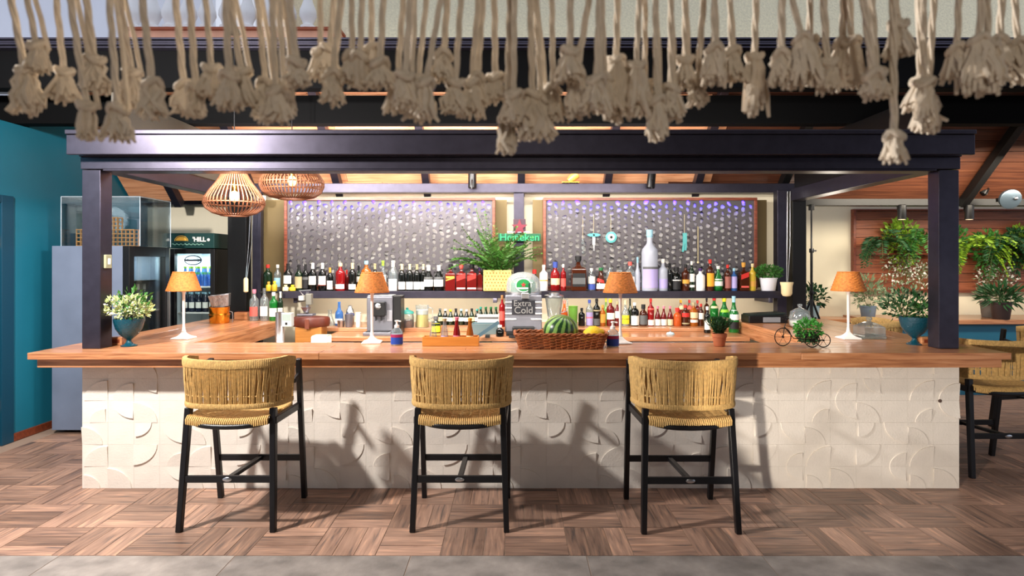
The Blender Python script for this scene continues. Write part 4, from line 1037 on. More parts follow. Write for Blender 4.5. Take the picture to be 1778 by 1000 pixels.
def melon_mat():
    m, nt, b = nodes_of('watermelon_rind')
    tc = nt.nodes.new('ShaderNodeTexCoord'); sx = nt.nodes.new('ShaderNodeSeparateXYZ'); nt.links.new(tc.outputs['Object'], sx.inputs[0])
    at = nt.nodes.new('ShaderNodeMath'); at.operation = 'ARCTAN2'; nt.links.new(sx.outputs['Y'], at.inputs[0]); nt.links.new(sx.outputs['X'], at.inputs[1])
    n = nt.nodes.new('ShaderNodeTexNoise'); n.inputs['Scale'].default_value = 26; n.inputs['Detail'].default_value = 3; nt.links.new(tc.outputs['Object'], n.inputs['Vector'])
    ma = nt.nodes.new('ShaderNodeMath'); ma.operation = 'MULTIPLY_ADD'; ma.inputs[1].default_value = 13.0; nt.links.new(at.outputs[0], ma.inputs[0])
    n3 = nt.nodes.new('ShaderNodeMath'); n3.operation = 'MULTIPLY'; n3.inputs[1].default_value = 3.4; nt.links.new(n.outputs['Fac'], n3.inputs[0]); nt.links.new(n3.outputs[0], ma.inputs[2])
    sn = nt.nodes.new('ShaderNodeMath'); sn.operation = 'SINE'; nt.links.new(ma.outputs[0], sn.inputs[0])
    r = nt.nodes.new('ShaderNodeValToRGB'); r.color_ramp.elements[0].position = .35; r.color_ramp.elements[0].color = lin((28, 62, 30)); r.color_ramp.elements[1].position = .7; r.color_ramp.elements[1].color = lin((128, 168, 84))
    mr = nt.nodes.new('ShaderNodeMapRange'); mr.inputs[1].default_value = -1; nt.links.new(sn.outputs[0], mr.inputs[0]); nt.links.new(mr.outputs[0], r.inputs[0])
    nt.links.new(r.outputs[0], b.inputs['Base Color']); b.inputs['Roughness'].default_value = .3
    return m
o = MB().ball((0, 0, 0), .112, 32, 20, (1.06, .92, .92)).build('watermelon', melon_mat(), None, 80, loc=(PX(974, ly+.12), ly+.125, lz+.112))
o.rotation_euler = (.35, .12, .4); tag(o, 'striped green watermelon resting in the wicker basket', 'watermelon')
o = MB().lathe([(.0, -.068), (.010, -.062), (.016, -.052), (.038, -.035), (.048, 0), (.040, .03), (.018, .05), (.011, .06), (0, .064)], 20).build('lemon', mat('lemon_peel', (236, 190, 24), .45, noise=(20, .08), bump=(120, .35)), None, 80, loc=(PX(1029, ly+.11), ly+.10, lz+.079))
o.rotation_euler = (.3, 1.2, .5); o.scale = (1.32, 1.32, 1.32); tag(o, 'yellow lemon at the right end of the wicker basket', 'lemon')
# potted rosemary
lx, ly, lz = onbar(1249, 601)
pr = thing('potted_rosemary', 'small terracotta pot of dark rosemary on the worktop right of the basket', 'potted plant', (lx, ly, lz))
TERRA = mat('terracotta', (186, 110, 74), .8, noise=(16, .12), bump=(60, .1))
MB().lathe([(.032, 0), (.036, .004), (.044, .06), (.049, .062), (.05, .085), (.044, .085), (.042, .07), (0, .07)], 20).build('pot', TERRA, pr, 40)
R = random.Random(21); mb = MB()
for i in range(80):
    a = R.uniform(0, 6.28); q = R.uniform(0, 1); d0 = Vector((math.cos(a)*q*.9, math.sin(a)*q*.9, 1)).normalized(); p = Vector((d0.x*.02, d0.y*.02, .075)); n = 9
    for k in range(n):
        p = p+d0*.0125
        for g in range(4): leaf(mb, p, d0+Vector((R.uniform(-1, 1), R.uniform(-1, 1), R.uniform(-.2, .6))), .022, .005, R, .1)
mb.build('foliage', LEAF_DARK, pr, 0, kind='stuff')
# wire tricycle planter
lx, ly, lz = onbar(1392, 601)
tc_ = thing('wire_tricycle_planter', 'black wire tricycle planter with a clipped green ball in its basket', 'planter', (lx, ly, lz), -.1)
WIRE = mat('black_wire', (16, 15, 15), .4, .4, bump=(90, .05))
def wheel(name, c, r, tilt=0.0):
    mb = MB(); mb.tube([(r*math.cos(2*PI*i/28), 0, r*math.sin(2*PI*i/28)) for i in range(28)], .0032, 6, True)
    for k in range(6): mb.tube([(0, 0, 0), (r*math.cos(PI*k/3), 0, r*math.sin(PI*k/3))], .0012, 4)
    mb.tube([(0, -.008, 0), (0, .008, 0)], .006, 8)
    o = mb.build(name, WIRE, tc_, 60, loc=c); o.rotation_euler = (0, 0, tilt); return o
wheel('front_wheel', (-.128, -.02, .0625), .059, .25); wheel('rear_wheel', (.118, -.055, .047), .044); wheel('rear_wheel', (.04, -.075, .05), .046)
MB().tube([(-.128, -.02, .06), (-.118, -.02, .13), (-.105, -.02, .165), (-.135, -.035, .185)], .003, 6).tube([(-.10, -.05, .19), (-.105, -.02, .168), (-.10, .02, .19), (-.085, .03, .186)], .003, 6).tube([(-.118, -.02, .13), (-.06, -.02, .055), (.02, -.03, .05), (.118, -.055, .047)], .003, 6).tube([(.04, -.075, .05), (.118, -.055, .047)], .003, 6).build('frame', WIRE, tc_, 60)
bw = MB()
for j in range(5):
    z = .035+.017*j; r = .058+.004*j; bw.tube([(.035+r*math.cos(2*PI*i/24), -.015+r*math.sin(2*PI*i/24)*.8, z) for i in range(24)], .0022, 5, True)
for i in range(16):
    a = 2*PI*i/16; bw.tube([(.035+.056*math.cos(a), -.015+.045*math.sin(a), .033), (.035+.075*math.cos(a), -.015+.06*math.sin(a), .105)], .002, 5)
bw.build('wire_basket', WIRE, tc_, 60)
MB().lathe([(.052, .036), (.058, .08), (0, .085)], 16, (.035, -.015, 0), sy=.78).build('soil_liner', mat('moss_liner', (70, 78, 44), .9, noise=(40, .3)), tc_, 40)
foliage(tc_, (.035, -.015, .115), (.085, .07, .065), 520, .024, .013, mat('clipped_green_leaf', (52, 128, 40), .5, noise=(14, .3)), 31, .2, 'clipped_foliage', .55, 0)
foliage(tc_, (.035, -.02, .06), (.07, .062, .04), 160, .02, .012, LEAF_DARK, 32, .0, 'lower_foliage', .6, 0)
# square glass dome, glass jar
lx, ly, lz = onbar(1509, 587)
gd = thing('square_glass_dome', 'square clear glass cake dome with knob beside the fourth lamp', 'cake dome', (lx, ly, lz))
MB().lathe([(.112, 0), (.116, .004), (.116, .02), (.108, .022)], 4, rot=PI/4, cap=True).build('glass_plate', CLEARG, gd, 0, .003)
MB().lathe([(.110, .022), (.110, .084), (.098, .092), (.05, .114), (.018, .122), (.014, .132), (.024, .142), (.02, .156), (0, .16)], 4, rot=PI/4, cap=True).build('glass_cover', CLEARG, gd, 0, .002)
d = 5.3; lx = PX(1389, d)
gj = thing('glass_jar', 'round clear glass jar with knobbed lid behind the tricycle planter', 'jar', (lx, d, WT+.0006))
MB().lathe([(.06, 0), (.085, .02), (.092, .08), (.08, .12), (.075, .125)], 20).build('jar_body', CLEARG, gj, 50)
MB().lathe([(.082, .126), (.075, .14), (.03, .165), (.012, .172), (.02, .19), (.018, .202), (0, .206)], 20).build('lid', CLEARG, gj, 50)
MB().lathe([(.058, .003), (.08, .02), (.084, .06), (0, .062)], 18).build('sugar', paper('white'), gj, 50)

# ------------------------------------------------------------------ behind the bar
d = 5.62
esp = thing('coffee_machine', 'grey automatic coffee machine on the back counter behind the second lamp', 'coffee machine', (PX(660, d), d, BC+.0006))
MB().box(-.118, .118, -.02, .20, .03, .345).build('housing', GREYMET, esp, 0, .008)
MB().box(-.125, .125, -.14, .20, 0, .032).build('drip_base', GREYMET, esp, 0, .005)
MB().box(-.10, .10, -.13, -.03, .032, .038).build('drip_grid', BLACKPL, esp, 0)
MB().box(-.06, .06, -.09, -.02, .17, .30).build('brew_head', BLACKPL, esp, 0, .006)
for sx in (-1, 1): MB().box(sx*.024-.006, sx*.024+.006, -.075, -.055, .13, .17).build('spout', BLACKPL, esp, 0, .002)
MB().lathe([(.028, 0), (.028, .006), (.02, .01), (0, .011)], 16).build('dial', CHROME, esp, 40, loc=(0, -.091, .26)).rotation_euler = (PI/2, 0, 0)
MB().box(.066, .115, -.026, -.019, .12, .22).build('water_tank_panel', mat('mid_grey_panel', (150, 150, 156), .4), esp, 0, .003)
MB().box(.1185, .19, -.0, .19, 0, .35).build('black_side_tank', BLACKPL, esp, 0, .005)
MB().box(-.112, .112, -.01, .19, .3455, .355).build('cup_warmer', CHROME, esp, 0, .003)
# chilled drink dispenser with clear dome
d = 5.5; BX = PX(909, d)
ds = thing('beer_dispenser', 'grey countertop beer dispenser with clear dome and green oval badge', 'dispenser', (BX, d, BC+.0006))
MB().box(-.165, .165, 0, .26, .03, .365).build('body', GREYMET, ds, 0, .012)
MB().box(-.155, .155, -.01, .25, 0, .032).build('foot', BLACKPL, ds, 0, .004)
for sx in (-1, 1):
    for k in range(4): MB().box(sx*.115-.05, sx*.115+.05, -.012, 0, .14+.05*k, .156+.05*k).build('fin', CHROME, ds, 0, .003)
MB().box(-.105, .105, -.022, -.001, .19, .325).build('name_plate', mat('dark_name_plate', (44, 44, 50), .3, .4), ds, 0, .006)
PLT = mat('pale_lettering', (150, 148, 146), .4, .5)
text('Extra', .075, PLT, ds, (-.01, -.0235, .29), .001); text('Cold', .085, PLT, ds, (.0, -.0235, .228), .001)
MB().box(-.02, .05, -.05, -.001, .335, .385).build('tap', CHROME, ds, 0, .004); MB().bar((.052, -.03, .38), (.052, -.045, .475), .022, .022).build('tap_handle', mat('dark_green_handle', (18, 60, 40), .4), ds, 0, .004)
MB().box(-.10, .10, -.03, -.001, .035, .085).build('drip_recess', BLACKPL, ds, 0, .01)
MB().box(-.13, -.02, -.16, -.03, .0, .016).build('drip_tray', BLACKPL, ds, 0, .004)
MB().lathe([(.168, .365), (.168, .385), (.16, .39)], 28, (0, .13, 0), sy=.78).build('dome_ring', CHROME, ds, 40)
MB().lathe([(.155, .388), (.155, .46), (.14, .51), (.10, .548), (.05, .565), (0, .57)], 28, (0, .13, 0), sy=.78, cap=False).build('dome', clear_glass('milky_dome', (236, 244, 246), .35, .22, (232, 238, 240)), ds, 60)
MB().lathe([(.11, .388), (.115, .40), (.115, .47), (.09, .50), (0, .51)], 24, (0, .13, 0), sy=.72).build('keg', mat('green_keg', (22, 120, 58), .3), ds, 50)
ob = MB().lathe([(.062, 0), (.062, .004), (.054, .006), (0, .0065)], 28, sx=1.1, sy=.95).build('oval_badge', mat('badge_green', (16, 120, 56), .4), ds, 40, loc=(0, .0, .452)); ob.rotation_euler = (PI/2, 0, 0)
rg = MB().tube([(.062*math.cos(2*PI*i/30)*1.1, .062*math.sin(2*PI*i/30)*.95, .004) for i in range(30)], .004, 5, True).build('badge_rim', WHITE, ob, 60)
st_ = MB(); star(st_, 0, .456, .024, -.0095, -.006); st_.build('red_star', mat('star_red', (200, 40, 44), .5), ds, 0)
MB().box(-.055, .055, -.0095, -.006, .418, .432).build('badge_band', paper('white'), ds, 0)
# hanging lettering sign with star on the middle upright
d = 6.2
sg = thing('beer_sign', 'green lettered beer sign with dark red star on the middle upright', 'sign', (PX(902, d), d, PZ(411, d)))
MB().box(-.062, .062, .012, .03, .045, .18).build('back_plate', mat('dark_maroon_plate', (62, 40, 52), .5), sg, 0, .004)
s_ = MB(); star(s_, 0, .095, .085, .0, .012); s_.build('red_star', mat('dull_red_star', (110, 22, 44), .4), sg, 0)
MB().box(-.125, .105, .010, .018, .040, .052).build('sign_bar', CHROME, sg, 0, .002)
MB().box(-.215, .215, .006, .012, -.045, .032).build('letter_backing', mat('dark_green_letter_backing', (10, 84, 52), .4), sg, 0, .006)
text('Heineken', .105, mat('sign_green', (40, 176, 110), .4), sg, (0, .001, -.008), .005, bold=.0006)
MB().box(-.01, .01, .03, .08, .06, .10).build('wall_arm', STEEL, sg, 0)
# blender
d = 5.6
bl = thing('blender', 'white jug blender with clear glass jar behind the watermelon', 'blender', (PX(962, d), d, BC+.0006))
MB().lathe([(.10, 0), (.102, .01), (.085, .10), (.07, .155), (.066, .16)], 4, rot=PI/4).build('motor_base', WHITE, bl, 20, .012)
MB().lathe([(.055, .162), (.06, .17), (.082, .34), (.083, .345)], 20, cap=False).build('jar', CLEARG, bl, 50)
MB().lathe([(.088, .342), (.088, .358), (.05, .364), (.05, .38), (0, .382)], 20).build('lid', CHROME, bl, 40)
MB().tube([(.08, 0, .33), (.118, 0, .32), (.125, 0, .26), (.11, 0, .21), (.068, 0, .20)], .007, 8).build('handle', CLEARG, bl, 60)
MB().lathe([(.02, 0), (.02, .008), (0, .009)], 14).build('dial', CHROME, bl, 40, loc=(0, -.066, .07)).rotation_euler = (PI/2, 0, 0)
# jars, pitcher, bucket and container
d = 5.9
t = thing('lidded_glass_jar', 'clear glass jar with teal lid and dark contents right of the coffee machine', 'jar', (PX(707, d), d, LZ+.0006))
MB().lathe([(.06, 0), (.066, .01), (.066, .11), (.058, .13)], 18).build('jar_body', CLEARG, t, 50); MB().lathe([(.056, .004), (.06, .01), (.06, .07), (0, .072)], 16).build('contents', mat('dark_fruit', (96, 44, 36), .5, noise=(40, .4)), t, 50)
MB().lathe([(.068, .131), (.06, .15), (.02, .165), (.012, .17), (.014, .185), (0, .19)], 18).build('lid', mat('teal_lid', (60, 150, 140), .25), t, 50)
t = thing('juice_pitcher', 'glass pitcher of pale yellow juice left of the dark bottle row', 'pitcher', (PX(733, d), d, LZ+.0006))
MB().lathe([(.062, 0), (.065, .01), (.058, .12), (.064, .20), (.067, .21)], 18, cap=False).build('pitcher_body', CLEARG, t, 50)
MB().lathe([(.060, .003), (.062, .01), (.056, .12), (0, .122)], 16).build('juice', mat('yellow_juice', (240, 214, 110), .4), t, 50); MB().lathe([(.056, .123), (.059, .165), (0, .17)], 16).build('foam', paper('white'), t, 50)
MB().tube([(.06, 0, .19), (.1, 0, .18), (.1, 0, .09), (.058, 0, .07)], .006, 8).build('handle', CLEARG, t, 60)
bottle('dark bottle with bright yellow label between the pitcher and the sauce box', 'squat', .15, .045, 'dkgreen', 'grey', 'yellow', (.06, .6), (PX(757, 5.75), 5.75, BC+.0006))
o = thing('steel_container', 'blue grey steel food container left of the dispenser', 'container', (PX(843, 5.66), 5.66, BC+.0006)); MB().lathe([(.155, 0), (.17, .09), (.176, .092), (.176, .098), (.165, .098), (.15, .012), (0, .012)], 4, rot=PI/4, sy=.6).build('pan', mat('blue_grey_steel', (120, 146, 152), .35, .6), o, 0, .004)
o = thing('serving_tray', 'dark teal tray propped on the counter edge beside the dispenser', 'tray', (PX(846, 5.3), 5.36, BC+.07)); mbx = MB().box(-.12, .12, -.006, .006, -.07, .07); a_ = mbx.build('board', mat('dark_teal_plastic', (58, 84, 96), .35), o, 0, .003); a_.rotation_euler = (0, -.6, 0); a_.scale = (1, 1, .22)
MB().box(-.02, .02, -.01, .09, -.07, -.05).build('prop', BLACKPL, o, 0)
bottle('red bottle with pale label beside the left of the dispenser', 'spirit', .30, .03, 'red', 'brown' if False else 'wood', 'rose', (.2, .5), (PX(872, 5.95), 5.95, LZ+.0006))
bottle('small black pepper jar with white lid left of the dispenser foot', 'squat', .10, .035, 'black', 'white', None, (.2, .5), (PX(868, 5.45), 5.45, BC+.0006), name='jar', cat='jar')
t = thing('green_tumbler', 'lime green bumpy glass tumbler right of the blender', 'tumbler', (PX(995, 6.02), 6.02, LZ+.0006)); MB().lathe([(.036, 0), (.04, .005), (.046, .19), (.042, .19), (.037, .012), (0, .01)], 18).build('tumbler_body', mat('lime_bumpy_glass', (130, 196, 80), .2, trans=.3, bump=(90, .8)), t, 40)
MB().tube([(.047*math.cos(2*PI*i/24), .047*math.sin(2*PI*i/24), .19) for i in range(24)], .003, 5, True).build('rim', GL['lime'], t, 60)
bottle('pink topped bottle behind the blender handle', 'round', .24, .036, 'orange', 'rose', 'rose', (.2, .4), (PX(980, 6.1), 6.1, LZ+.0006))
t = thing('small_white_bell', 'small pale blue counter bell on the back counter', 'bell', (PX(1164, 5.6), 5.6, BC+.0006)); MB().lathe([(.036, 0), (.038, .006), (.03, .018), (.008, .024)], 18).build('dome', mat('pale_blue_enamel', (176, 206, 214), .3), t, 40); MB().lathe([(.006, .023), (.004, .07), (0, .072)], 8).build('plunger', CHROME, t, 40)
# left end of the back counter: decanter, bottles, tumblers, juicer, boxes
d = 6.05
for px, ty, w, kind, glass, words in ((573, 538, 17, 'decanter', 'clear', 'clear cone shaped carafe on the ledge left of the coffee machine'), (589, 524, 14, 'long', 'blue', 'tall grey blue glass bottle left of the coffee machine'),):
    bottle(words, kind, PZ(ty, d)-LZ, w/2*d/F, glass, None, 'white' if kind == 'long' else None, (.1, .3), (PX(px, d), d, LZ+.0006))
for px, ty, w, m, words in ((592, 557, 13, CHROME, 'small steel cup on the ledge in front of the blue glass bottle'), (606, 546, 15, GREYMET, 'taller grey tumbler on the ledge left of the coffee machine'), (622, 543, 9, WHITE, 'white paper cup half hidden by the coffee machine')):
    dd = 5.92; h = PZ(ty, dd)-LZ; t = thing('tumbler', words, 'cup', (PX(px, dd), dd, LZ+.0006)); r = w/2*dd/F
    MB().lathe([(r*.82, 0), (r*.85, .003), (r, h), (r*.92, h), (r*.8, .008), (0, .006)], 16).build('cup', m, t, 40); MB().tube([(r*1.0*math.cos(2*PI*i/20), r*math.sin(2*PI*i/20), h) for i in range(20)], .0025, 5, True).build('rim', m, t, 60)
t = thing('cocktail_shaker', 'steel cocktail shaker with checked band above the grey tumbler', 'shaker', (PX(608, 6.12), 6.12, LZ+.0006)); MB().lathe([(.035, 0), (.04, .005), (.042, .12), (.035, .15), (.02, .17), (.02, .19), (0, .195)], 18).build('shaker_body', CHROME, t, 50); MB().lathe([(.0425, .09), (.0428, .115)], 18, cap=False).build('checked_band', paper('blue'), t, 50)
d = 5.75
t = thing('lever_juicer', 'grey cast metal lever juicer standing on the leather covered box', 'juicer', (PX(532, d), d, BC+.16))
MB().box(-.075, .075, -.05, .05, 0, .018).box(-.012, .012, .02, .045, .018, .22).build('stand', GREYMET, t, 0, .004); MB().box(-.05, -.0, -.04, .04, .14, .19).box(.0, .055, -.03, .03, .10, .205).build('press_head', mat('dull_cast_metal', (130, 128, 118), .5, .4, noise=(12, .15)), t, 0, .006); MB().lathe([(.02, .03), (.045, .075), (.048, .08), (.0, .06)], 16, (0, -.01, 0)).build('cup', CHROME, t, 40); MB().tube([(-.03, .0, .19), (-.06, -.02, .235), (.05, -.03, .24)], .006, 6).build('lever', CHROME, t, 60)
MB().box(-.055, -.01, -.051, -.045, .145, .185).build('paper_note', paper('white'), t, 0)
t = thing('leather_covered_box', 'wooden box with dark red leather lid at the left end of the back counter', 'box', (PX(543, d), 5.71, .60))
MB().box(-.12, .12, -.09, .09, 0, .285).build('box', wood('honey_wood', [(168, 104, 40), (202, 134, 62)], .4, 6), t, 0, .003); MB().lathe([(.165, .286), (.172, .30), (.172, .355), (.16, .372), (.0, .378)], 28, sy=.72).build('lid', mat('dark_red_leather', (92, 40, 26), .4, noise=(12, .2)), t, 40)
MB().box(-.02, .02, -.126, -.118, .27, .36).build('strap', mat('strap_leather', (120, 60, 40), .5), t, 0, .002)
MB().box(-.13, .13, -.1, .1, -.6, -.001).build('stand_cabinet', BLACKPL, t, 0)
o = thing('white_tissue_pack', 'white folded napkin stack behind the worktop right of the payment post', 'napkins', (PX(558, 4.75), 4.75, .835)); MB().box(-.062, .062, -.06, .06, 0, .075).build('stack', paper('white'), o, 0, .006); MB().box(-.058, .058, -.056, .056, .076, .081).build('top_napkin', paper('cream'), o, 0, .002); MB().box(-.2, .2, -.2, .2, -.04, -.001).build('under_shelf', mat('stainless_sheet', (150, 150, 152), .3, .8), o, 0, .002)
for sx in (-1, 1):
    for sy in (-1, 1): MB().cbox((sx*.18, sy*.17, -.4375), (.02, .02, .793)).build('shelf_leg', CHROME, o, 0)
# payment post
d = 4.62
t = thing('payment_terminal_post', 'steel post carrying a small grey terminal behind the left of the worktop', 'terminal', (PX(486, d), d, 0))
MB().lathe([(.10, 0), (.10, .012), (.035, .016), (.032, .03), (.032, PZ(542, d)), (0, PZ(541, d))], 18).build('post', CHROME, t, 40)
MB().box(.028, .10, -.04, .02, PZ(566, d), PZ(543, d)).build('terminal', mat('light_grey_plastic', (176, 180, 178), .45), t, 0, .004); MB().box(.034, .094, -.042, -.039, PZ(556, d), PZ(545, d)).build('screen', mat('grey_green_screen', (140, 152, 146), .2), t, 0); MB().box(.055, .07, -.043, -.039, PZ(563, d), PZ(559, d)).build('button', BLACKPL, t, 0)
# brass bucket and foil tray on the left bar arm
d = 5.7
t = thing('brass_ice_bucket', 'polished brass ice bucket on the left bar arm', 'bucket', (PX(381, d), d, WT+.0006)); MB().lathe([(.082, 0), (.086, .006), (.088, .075), (.093, .08), (.093, .088), (.086, .09), (.09, .145), (.094, .15), (.086, .15), (.082, .01), (0, .008)], 28).build('bucket', BRASS, t, 40); MB().tube([(.09, 0, .11), (.12, 0, .10), (.125, 0, .06), (.12, 0, 0.003)], .004, 6).build('handle', CHROME, t, 60)
t2 = thing('steel_strainer_box', 'crumpled grey steel box tilted on top of the brass bucket', 'box', (PX(384, d), d, WT+.152)); a_ = MB().lathe([(.10, .0), (.125, .11), (.12, .115), (.094, .004)], 4, rot=PI/4, sy=.8).build('box', mat('crumpled_steel', (168, 168, 172), .3, .9, bump=(30, .8)), t2, 0, .004); a_.rotation_euler = (0, -.12, .3); MB().lathe([(.082, 0), (0, .02)], 14).build('crumpled_lining', CHROME, t2, 0)
d = 6.02
MBT = MB().box(-.065, .065, -.04, .04, 0, .075); o = thing('small_wooden_block', 'small wooden block at the far end of the left bar arm', 'block', (PX(421, d), d, WT+.0006)); MBT.build('block', WORKTOP, o, 0, .004); MB().box(-.06, .06, -.036, .036, .0755, .079).build('top_inlay', SKIRT, o, 0)
# right: black receipt machine on the arm
d = 5.75
t = thing('black_receipt_machine', 'low black machine with grey front panel below the white flower pot', 'machine', (PX(1330, d), d, WT+.0006)); MB().box(-.19, .17, -.08, .12, 0, .07).build('casing', BLACKPL, t, 0, .006); MB().box(-.06, .10, -.085, -.079, .008, .055).build('front_panel', mat('mid_grey_plastic', (130, 132, 136), .4), t, 0, .002); MB().bar((-.18, 0, .072), (.16, .04, .085), .16, .02).build('cover', mat('dark_green_black', (28, 38, 34), .4), t, 0, .004)
# pull cords with cream weights
for px, y0, y1, dd, words in ((427, 482, 508, 6.0, 'cream weight on a pull cord in front of the left rear upright'), (1366, 490, 515, 5.95, 'cream weight on a pull cord in front of the right rear upright')):
    t = thing('blind_cord_weight', words, 'cord', (PX(px, dd), dd, PZ(y1, dd)))
    if px < 900: MB().lathe([(.006, 0), (.022, .01), (.022, .13), (.012, .146), (0, .147)], 12).build('weight', mat('cream_plastic', (236, 218, 170), .5), t, 40)
    else: MB().lathe([(.005, 0), (.035, .006), (.05, .03), (.052, .10), (.06, .13), (.06, .14), (0, .142)], 16).build('weight', mat('cream_plastic', (236, 218, 170), .5), t, 40)
    MB().tube([(0, 0, .14), (.015, .03, .5), (.03, .05, 2.17-PZ(y1, dd))], .004, 5).tube([(.01, 0, .14), (.045, .03, .5), (.055, .05, 2.17-PZ(y1, dd))], .003, 5).build('cord', CHROME, t, 60)
# plants on the shelf
d = 6.08
t = thing('basket_planter', 'yellow dotted square basket with tall ferny plant in the middle of the shelf', 'potted plant', (PX(864, d), d, SH+.0006)); w = 24*d/F
MB().lathe([(w*1.33, 0), (w*1.414, .004), (w*1.414, 36*d/F), (w*1.30, 36*d/F), (w*1.3, .03), (0, .02)], 4, rot=PI/4, sy=.8).build('basket', mat('yellow_woven_straw', (206, 178, 108), .7, noise=(30, .12), bump=(120, .3)), t, 0, .004)
dm = MB()
for i in range(8):
    for j in range(6):
        x_ = -w*.84+w*1.68*(i+.5*(j % 2))/7.5; z_ = .022+.031*j
        dm.prism([(x_+.006*math.cos(2*PI*k/8), z_+.006*math.sin(2*PI*k/8)) for k in range(8)], -w*.795-.004, -w*.76)
dm.build('dots', mat('brown_dot', (150, 104, 40), .7), t, 0)
MB().box(-w*.85, w*.85, -w*.6, w*.6, .10, .17).build('soil', MATS['potting_soil'], t, 0)
R = random.Random(41); mb = MB(); sm_ = MB()
for i in range(34):
    a = R.uniform(0, 6.28); e = R.uniform(.25, 1.1) ; dx = math.cos(a)*e; dy = math.sin(a)*e*.45-.1
    frond(mb, (dx*.04, dy*.03, .16), (dx-.12, dy, 1.0), R.uniform(.28, .56), R.uniform(.4, 1.5), R, 17, .06, .02, sm_)
for (dx, L_, dr) in ((-.95, .50, .5), (-.75, .55, .15), (-.35, .66, .1), (-.2, .62, .2), (.9, .42, .9), (.7, .40, 1.2), (-.05, .5, .1)): frond(mb, (dx*.05, -.03, .16), (dx*.8, -.1, 1.0), L_, dr, R, 18, .05, .012, sm_)
bush(mb, (.01, -.01, .27), (.17, .11, .12), 260, .05, .024, R, .5, .0)
mb.build('fern_leaves', mat('fresh_fern_green', (66, 116, 42), .5, noise=(9, .35)), t, 0, kind='stuff'); sm_.build('fern_stems', STEM, t, 60, kind='stuff')
t = thing('white_pot_plant', 'white flower pot with bushy green herb at the right end of the shelf', 'potted plant', (PX(1334, d), d, SH+.0006)); MB().lathe([(.062, 0), (.066, .004), (.082, .118), (.087, .12), (.087, .128), (.078, .128), (.07, .10), (0, .10)], 24).build('pot', mat('white_glazed_pot', (228, 228, 236), .3, bump=(40, .04)), t, 40); MB().lathe([(.07, .1), (0, .108)], 14).build('soil', MATS['potting_soil'], t, 0)
foliage(t, (0, 0, .18), (.135, .10, .065), 420, .034, .018, LEAF, 44, .4)
# charms on the right screen
d = 6.165
TQ = mat('turquoise_glass', (90, 176, 176), .25); CH = 'evil eye charms on the right screen'
def charm(px, py, words): return thing('hanging_charm', words, 'charm', (PX(px, d), d, PZ(py, d)), group=CH)
def hang(t, py): MB().tube([(0, .012, 0), (0, .012, (py-372)*d/F)], .0016, 4).build('thread', paper('cream'), t, 60)
t = charm(1031, 408, 'turquoise winged eye charm with silver tail on the right screen'); MB().prism([(-.07, .0), (-.045, -.014), (0, -.018), (.045, -.014), (.07, 0), (.045, .014), (0, .018), (-.045, .014)], -.006, .006).build('wing', TQ, t, 0); MB().ball((0, -.006, 0), .010, 10, 8).build('pupil', paper('black'), t, 60); MB().box(-.015, .015, -.004, .004, -.10, -.02).box(-.008, .008, -.004, .004, -.16, -.10).build('tail', CHROME, t, 0); hang(t, 408)
t = charm(1061, 412, 'round turquoise eye charm with white ring on the right screen'); a_ = MB().lathe([(.056, 0), (.056, .008), (.04, .012), (0, .012)], 24).build('disc', TQ, t, 40); a_.rotation_euler = (PI/2, 0, 0); a_ = MB().lathe([(.034, .0122), (.034, .015), (0, .015)], 20).build('white_ring', paper('white'), t, 40); a_.rotation_euler = (PI/2, 0, 0); a_ = MB().lathe([(.014, .0152), (.014, .018), (0, .018)], 16).build('pupil', paper('black'), t, 40); a_.rotation_euler = (PI/2, 0, 0); hang(t, 412)
t = charm(1189, 420, 'long turquoise tasselled charm at the right of the right screen'); MB().box(-.02, .02, -.006, .006, -.02, .09).bar((-.01, 0, -.02), (-.02, 0, -.10), .02, .006).bar((.012, 0, -.02), (.006, 0, -.085), .02, .006).build('tassel', TQ, t, 0); hang(t, 420)
t = charm(1012, 425, 'small pale glass bead string left of the winged charm'); MB().ball((0, 0, .05), .014, 10, 8).ball((0, 0, .02), .018, 10, 8).ball((0, 0, -.03), .02, 10, 8).ball((0, 0, -.075), .014, 10, 8).build('beads', CLEARG, t, 60); MB().tube([(0, .0, .06), (0, 0, .29)], .0015, 4).build('thread', paper('cream'), t, 60)
t = charm(1212, 440, 'thin beige cord charm at the far right of the right screen'); MB().tube([(0, 0, -.08), (0, 0, .27)], .005, 6).build('braid', paper('beige'), t, 60); MB().ball((0, 0, -.09), .012, 8, 6).build('knot', paper('cream'), t, 60)
# ------------------------------------------------------------------ left: fridges
fx0, fx1, fy0, fy1, fh = -3.97, -3.30, 5.30, 5.92, 1.62
fg = thing('tall_grey_fridge', 'tall fridge with slate grey side and black glass door by the teal wall', 'fridge', ((fx0+fx1)/2, (fy0+fy1)/2, 0))
hx = (fx1-fx0)/2; hy = (fy1-fy0)/2
MB().box(-hx, hx-.06, -hy, -hy+.03, .03, fh).box(-hx, hx-.06, hy-.03, hy, .03, fh).box(-hx, -hx+.03, -hy+.03, hy-.03, .03, fh).box(-hx+.03, hx-.06, -hy+.03, hy-.03, fh-.03, fh).box(-hx+.03, hx-.06, -hy+.03, hy-.03, .03, .10).build('cabinet', mat('slate_grey_panel', (112, 124, 146), .5, noise=(3, .14), bump=(20, .05)), fg, 0, .004)
dr = MB().box(hx-.058, hx, -hy, -hy+.07, .05, fh).box(hx-.058, hx, hy-.07, hy, .05, fh).box(hx-.058, hx, -hy+.07, hy-.07, fh-.09, fh).box(hx-.058, hx, -hy+.07, hy-.07, .05, .16).build('door', BLACKPL, fg, 0, .003)
MB().box(hx-.034, hx-.026, -hy+.07, hy-.07, .16, fh-.09).build('pane', PANE, dr, 0); MB().box(hx, hx+.03, hy-.05, hy-.025, .7, 1.2).build('handle', CHROME, dr, 0, .004)
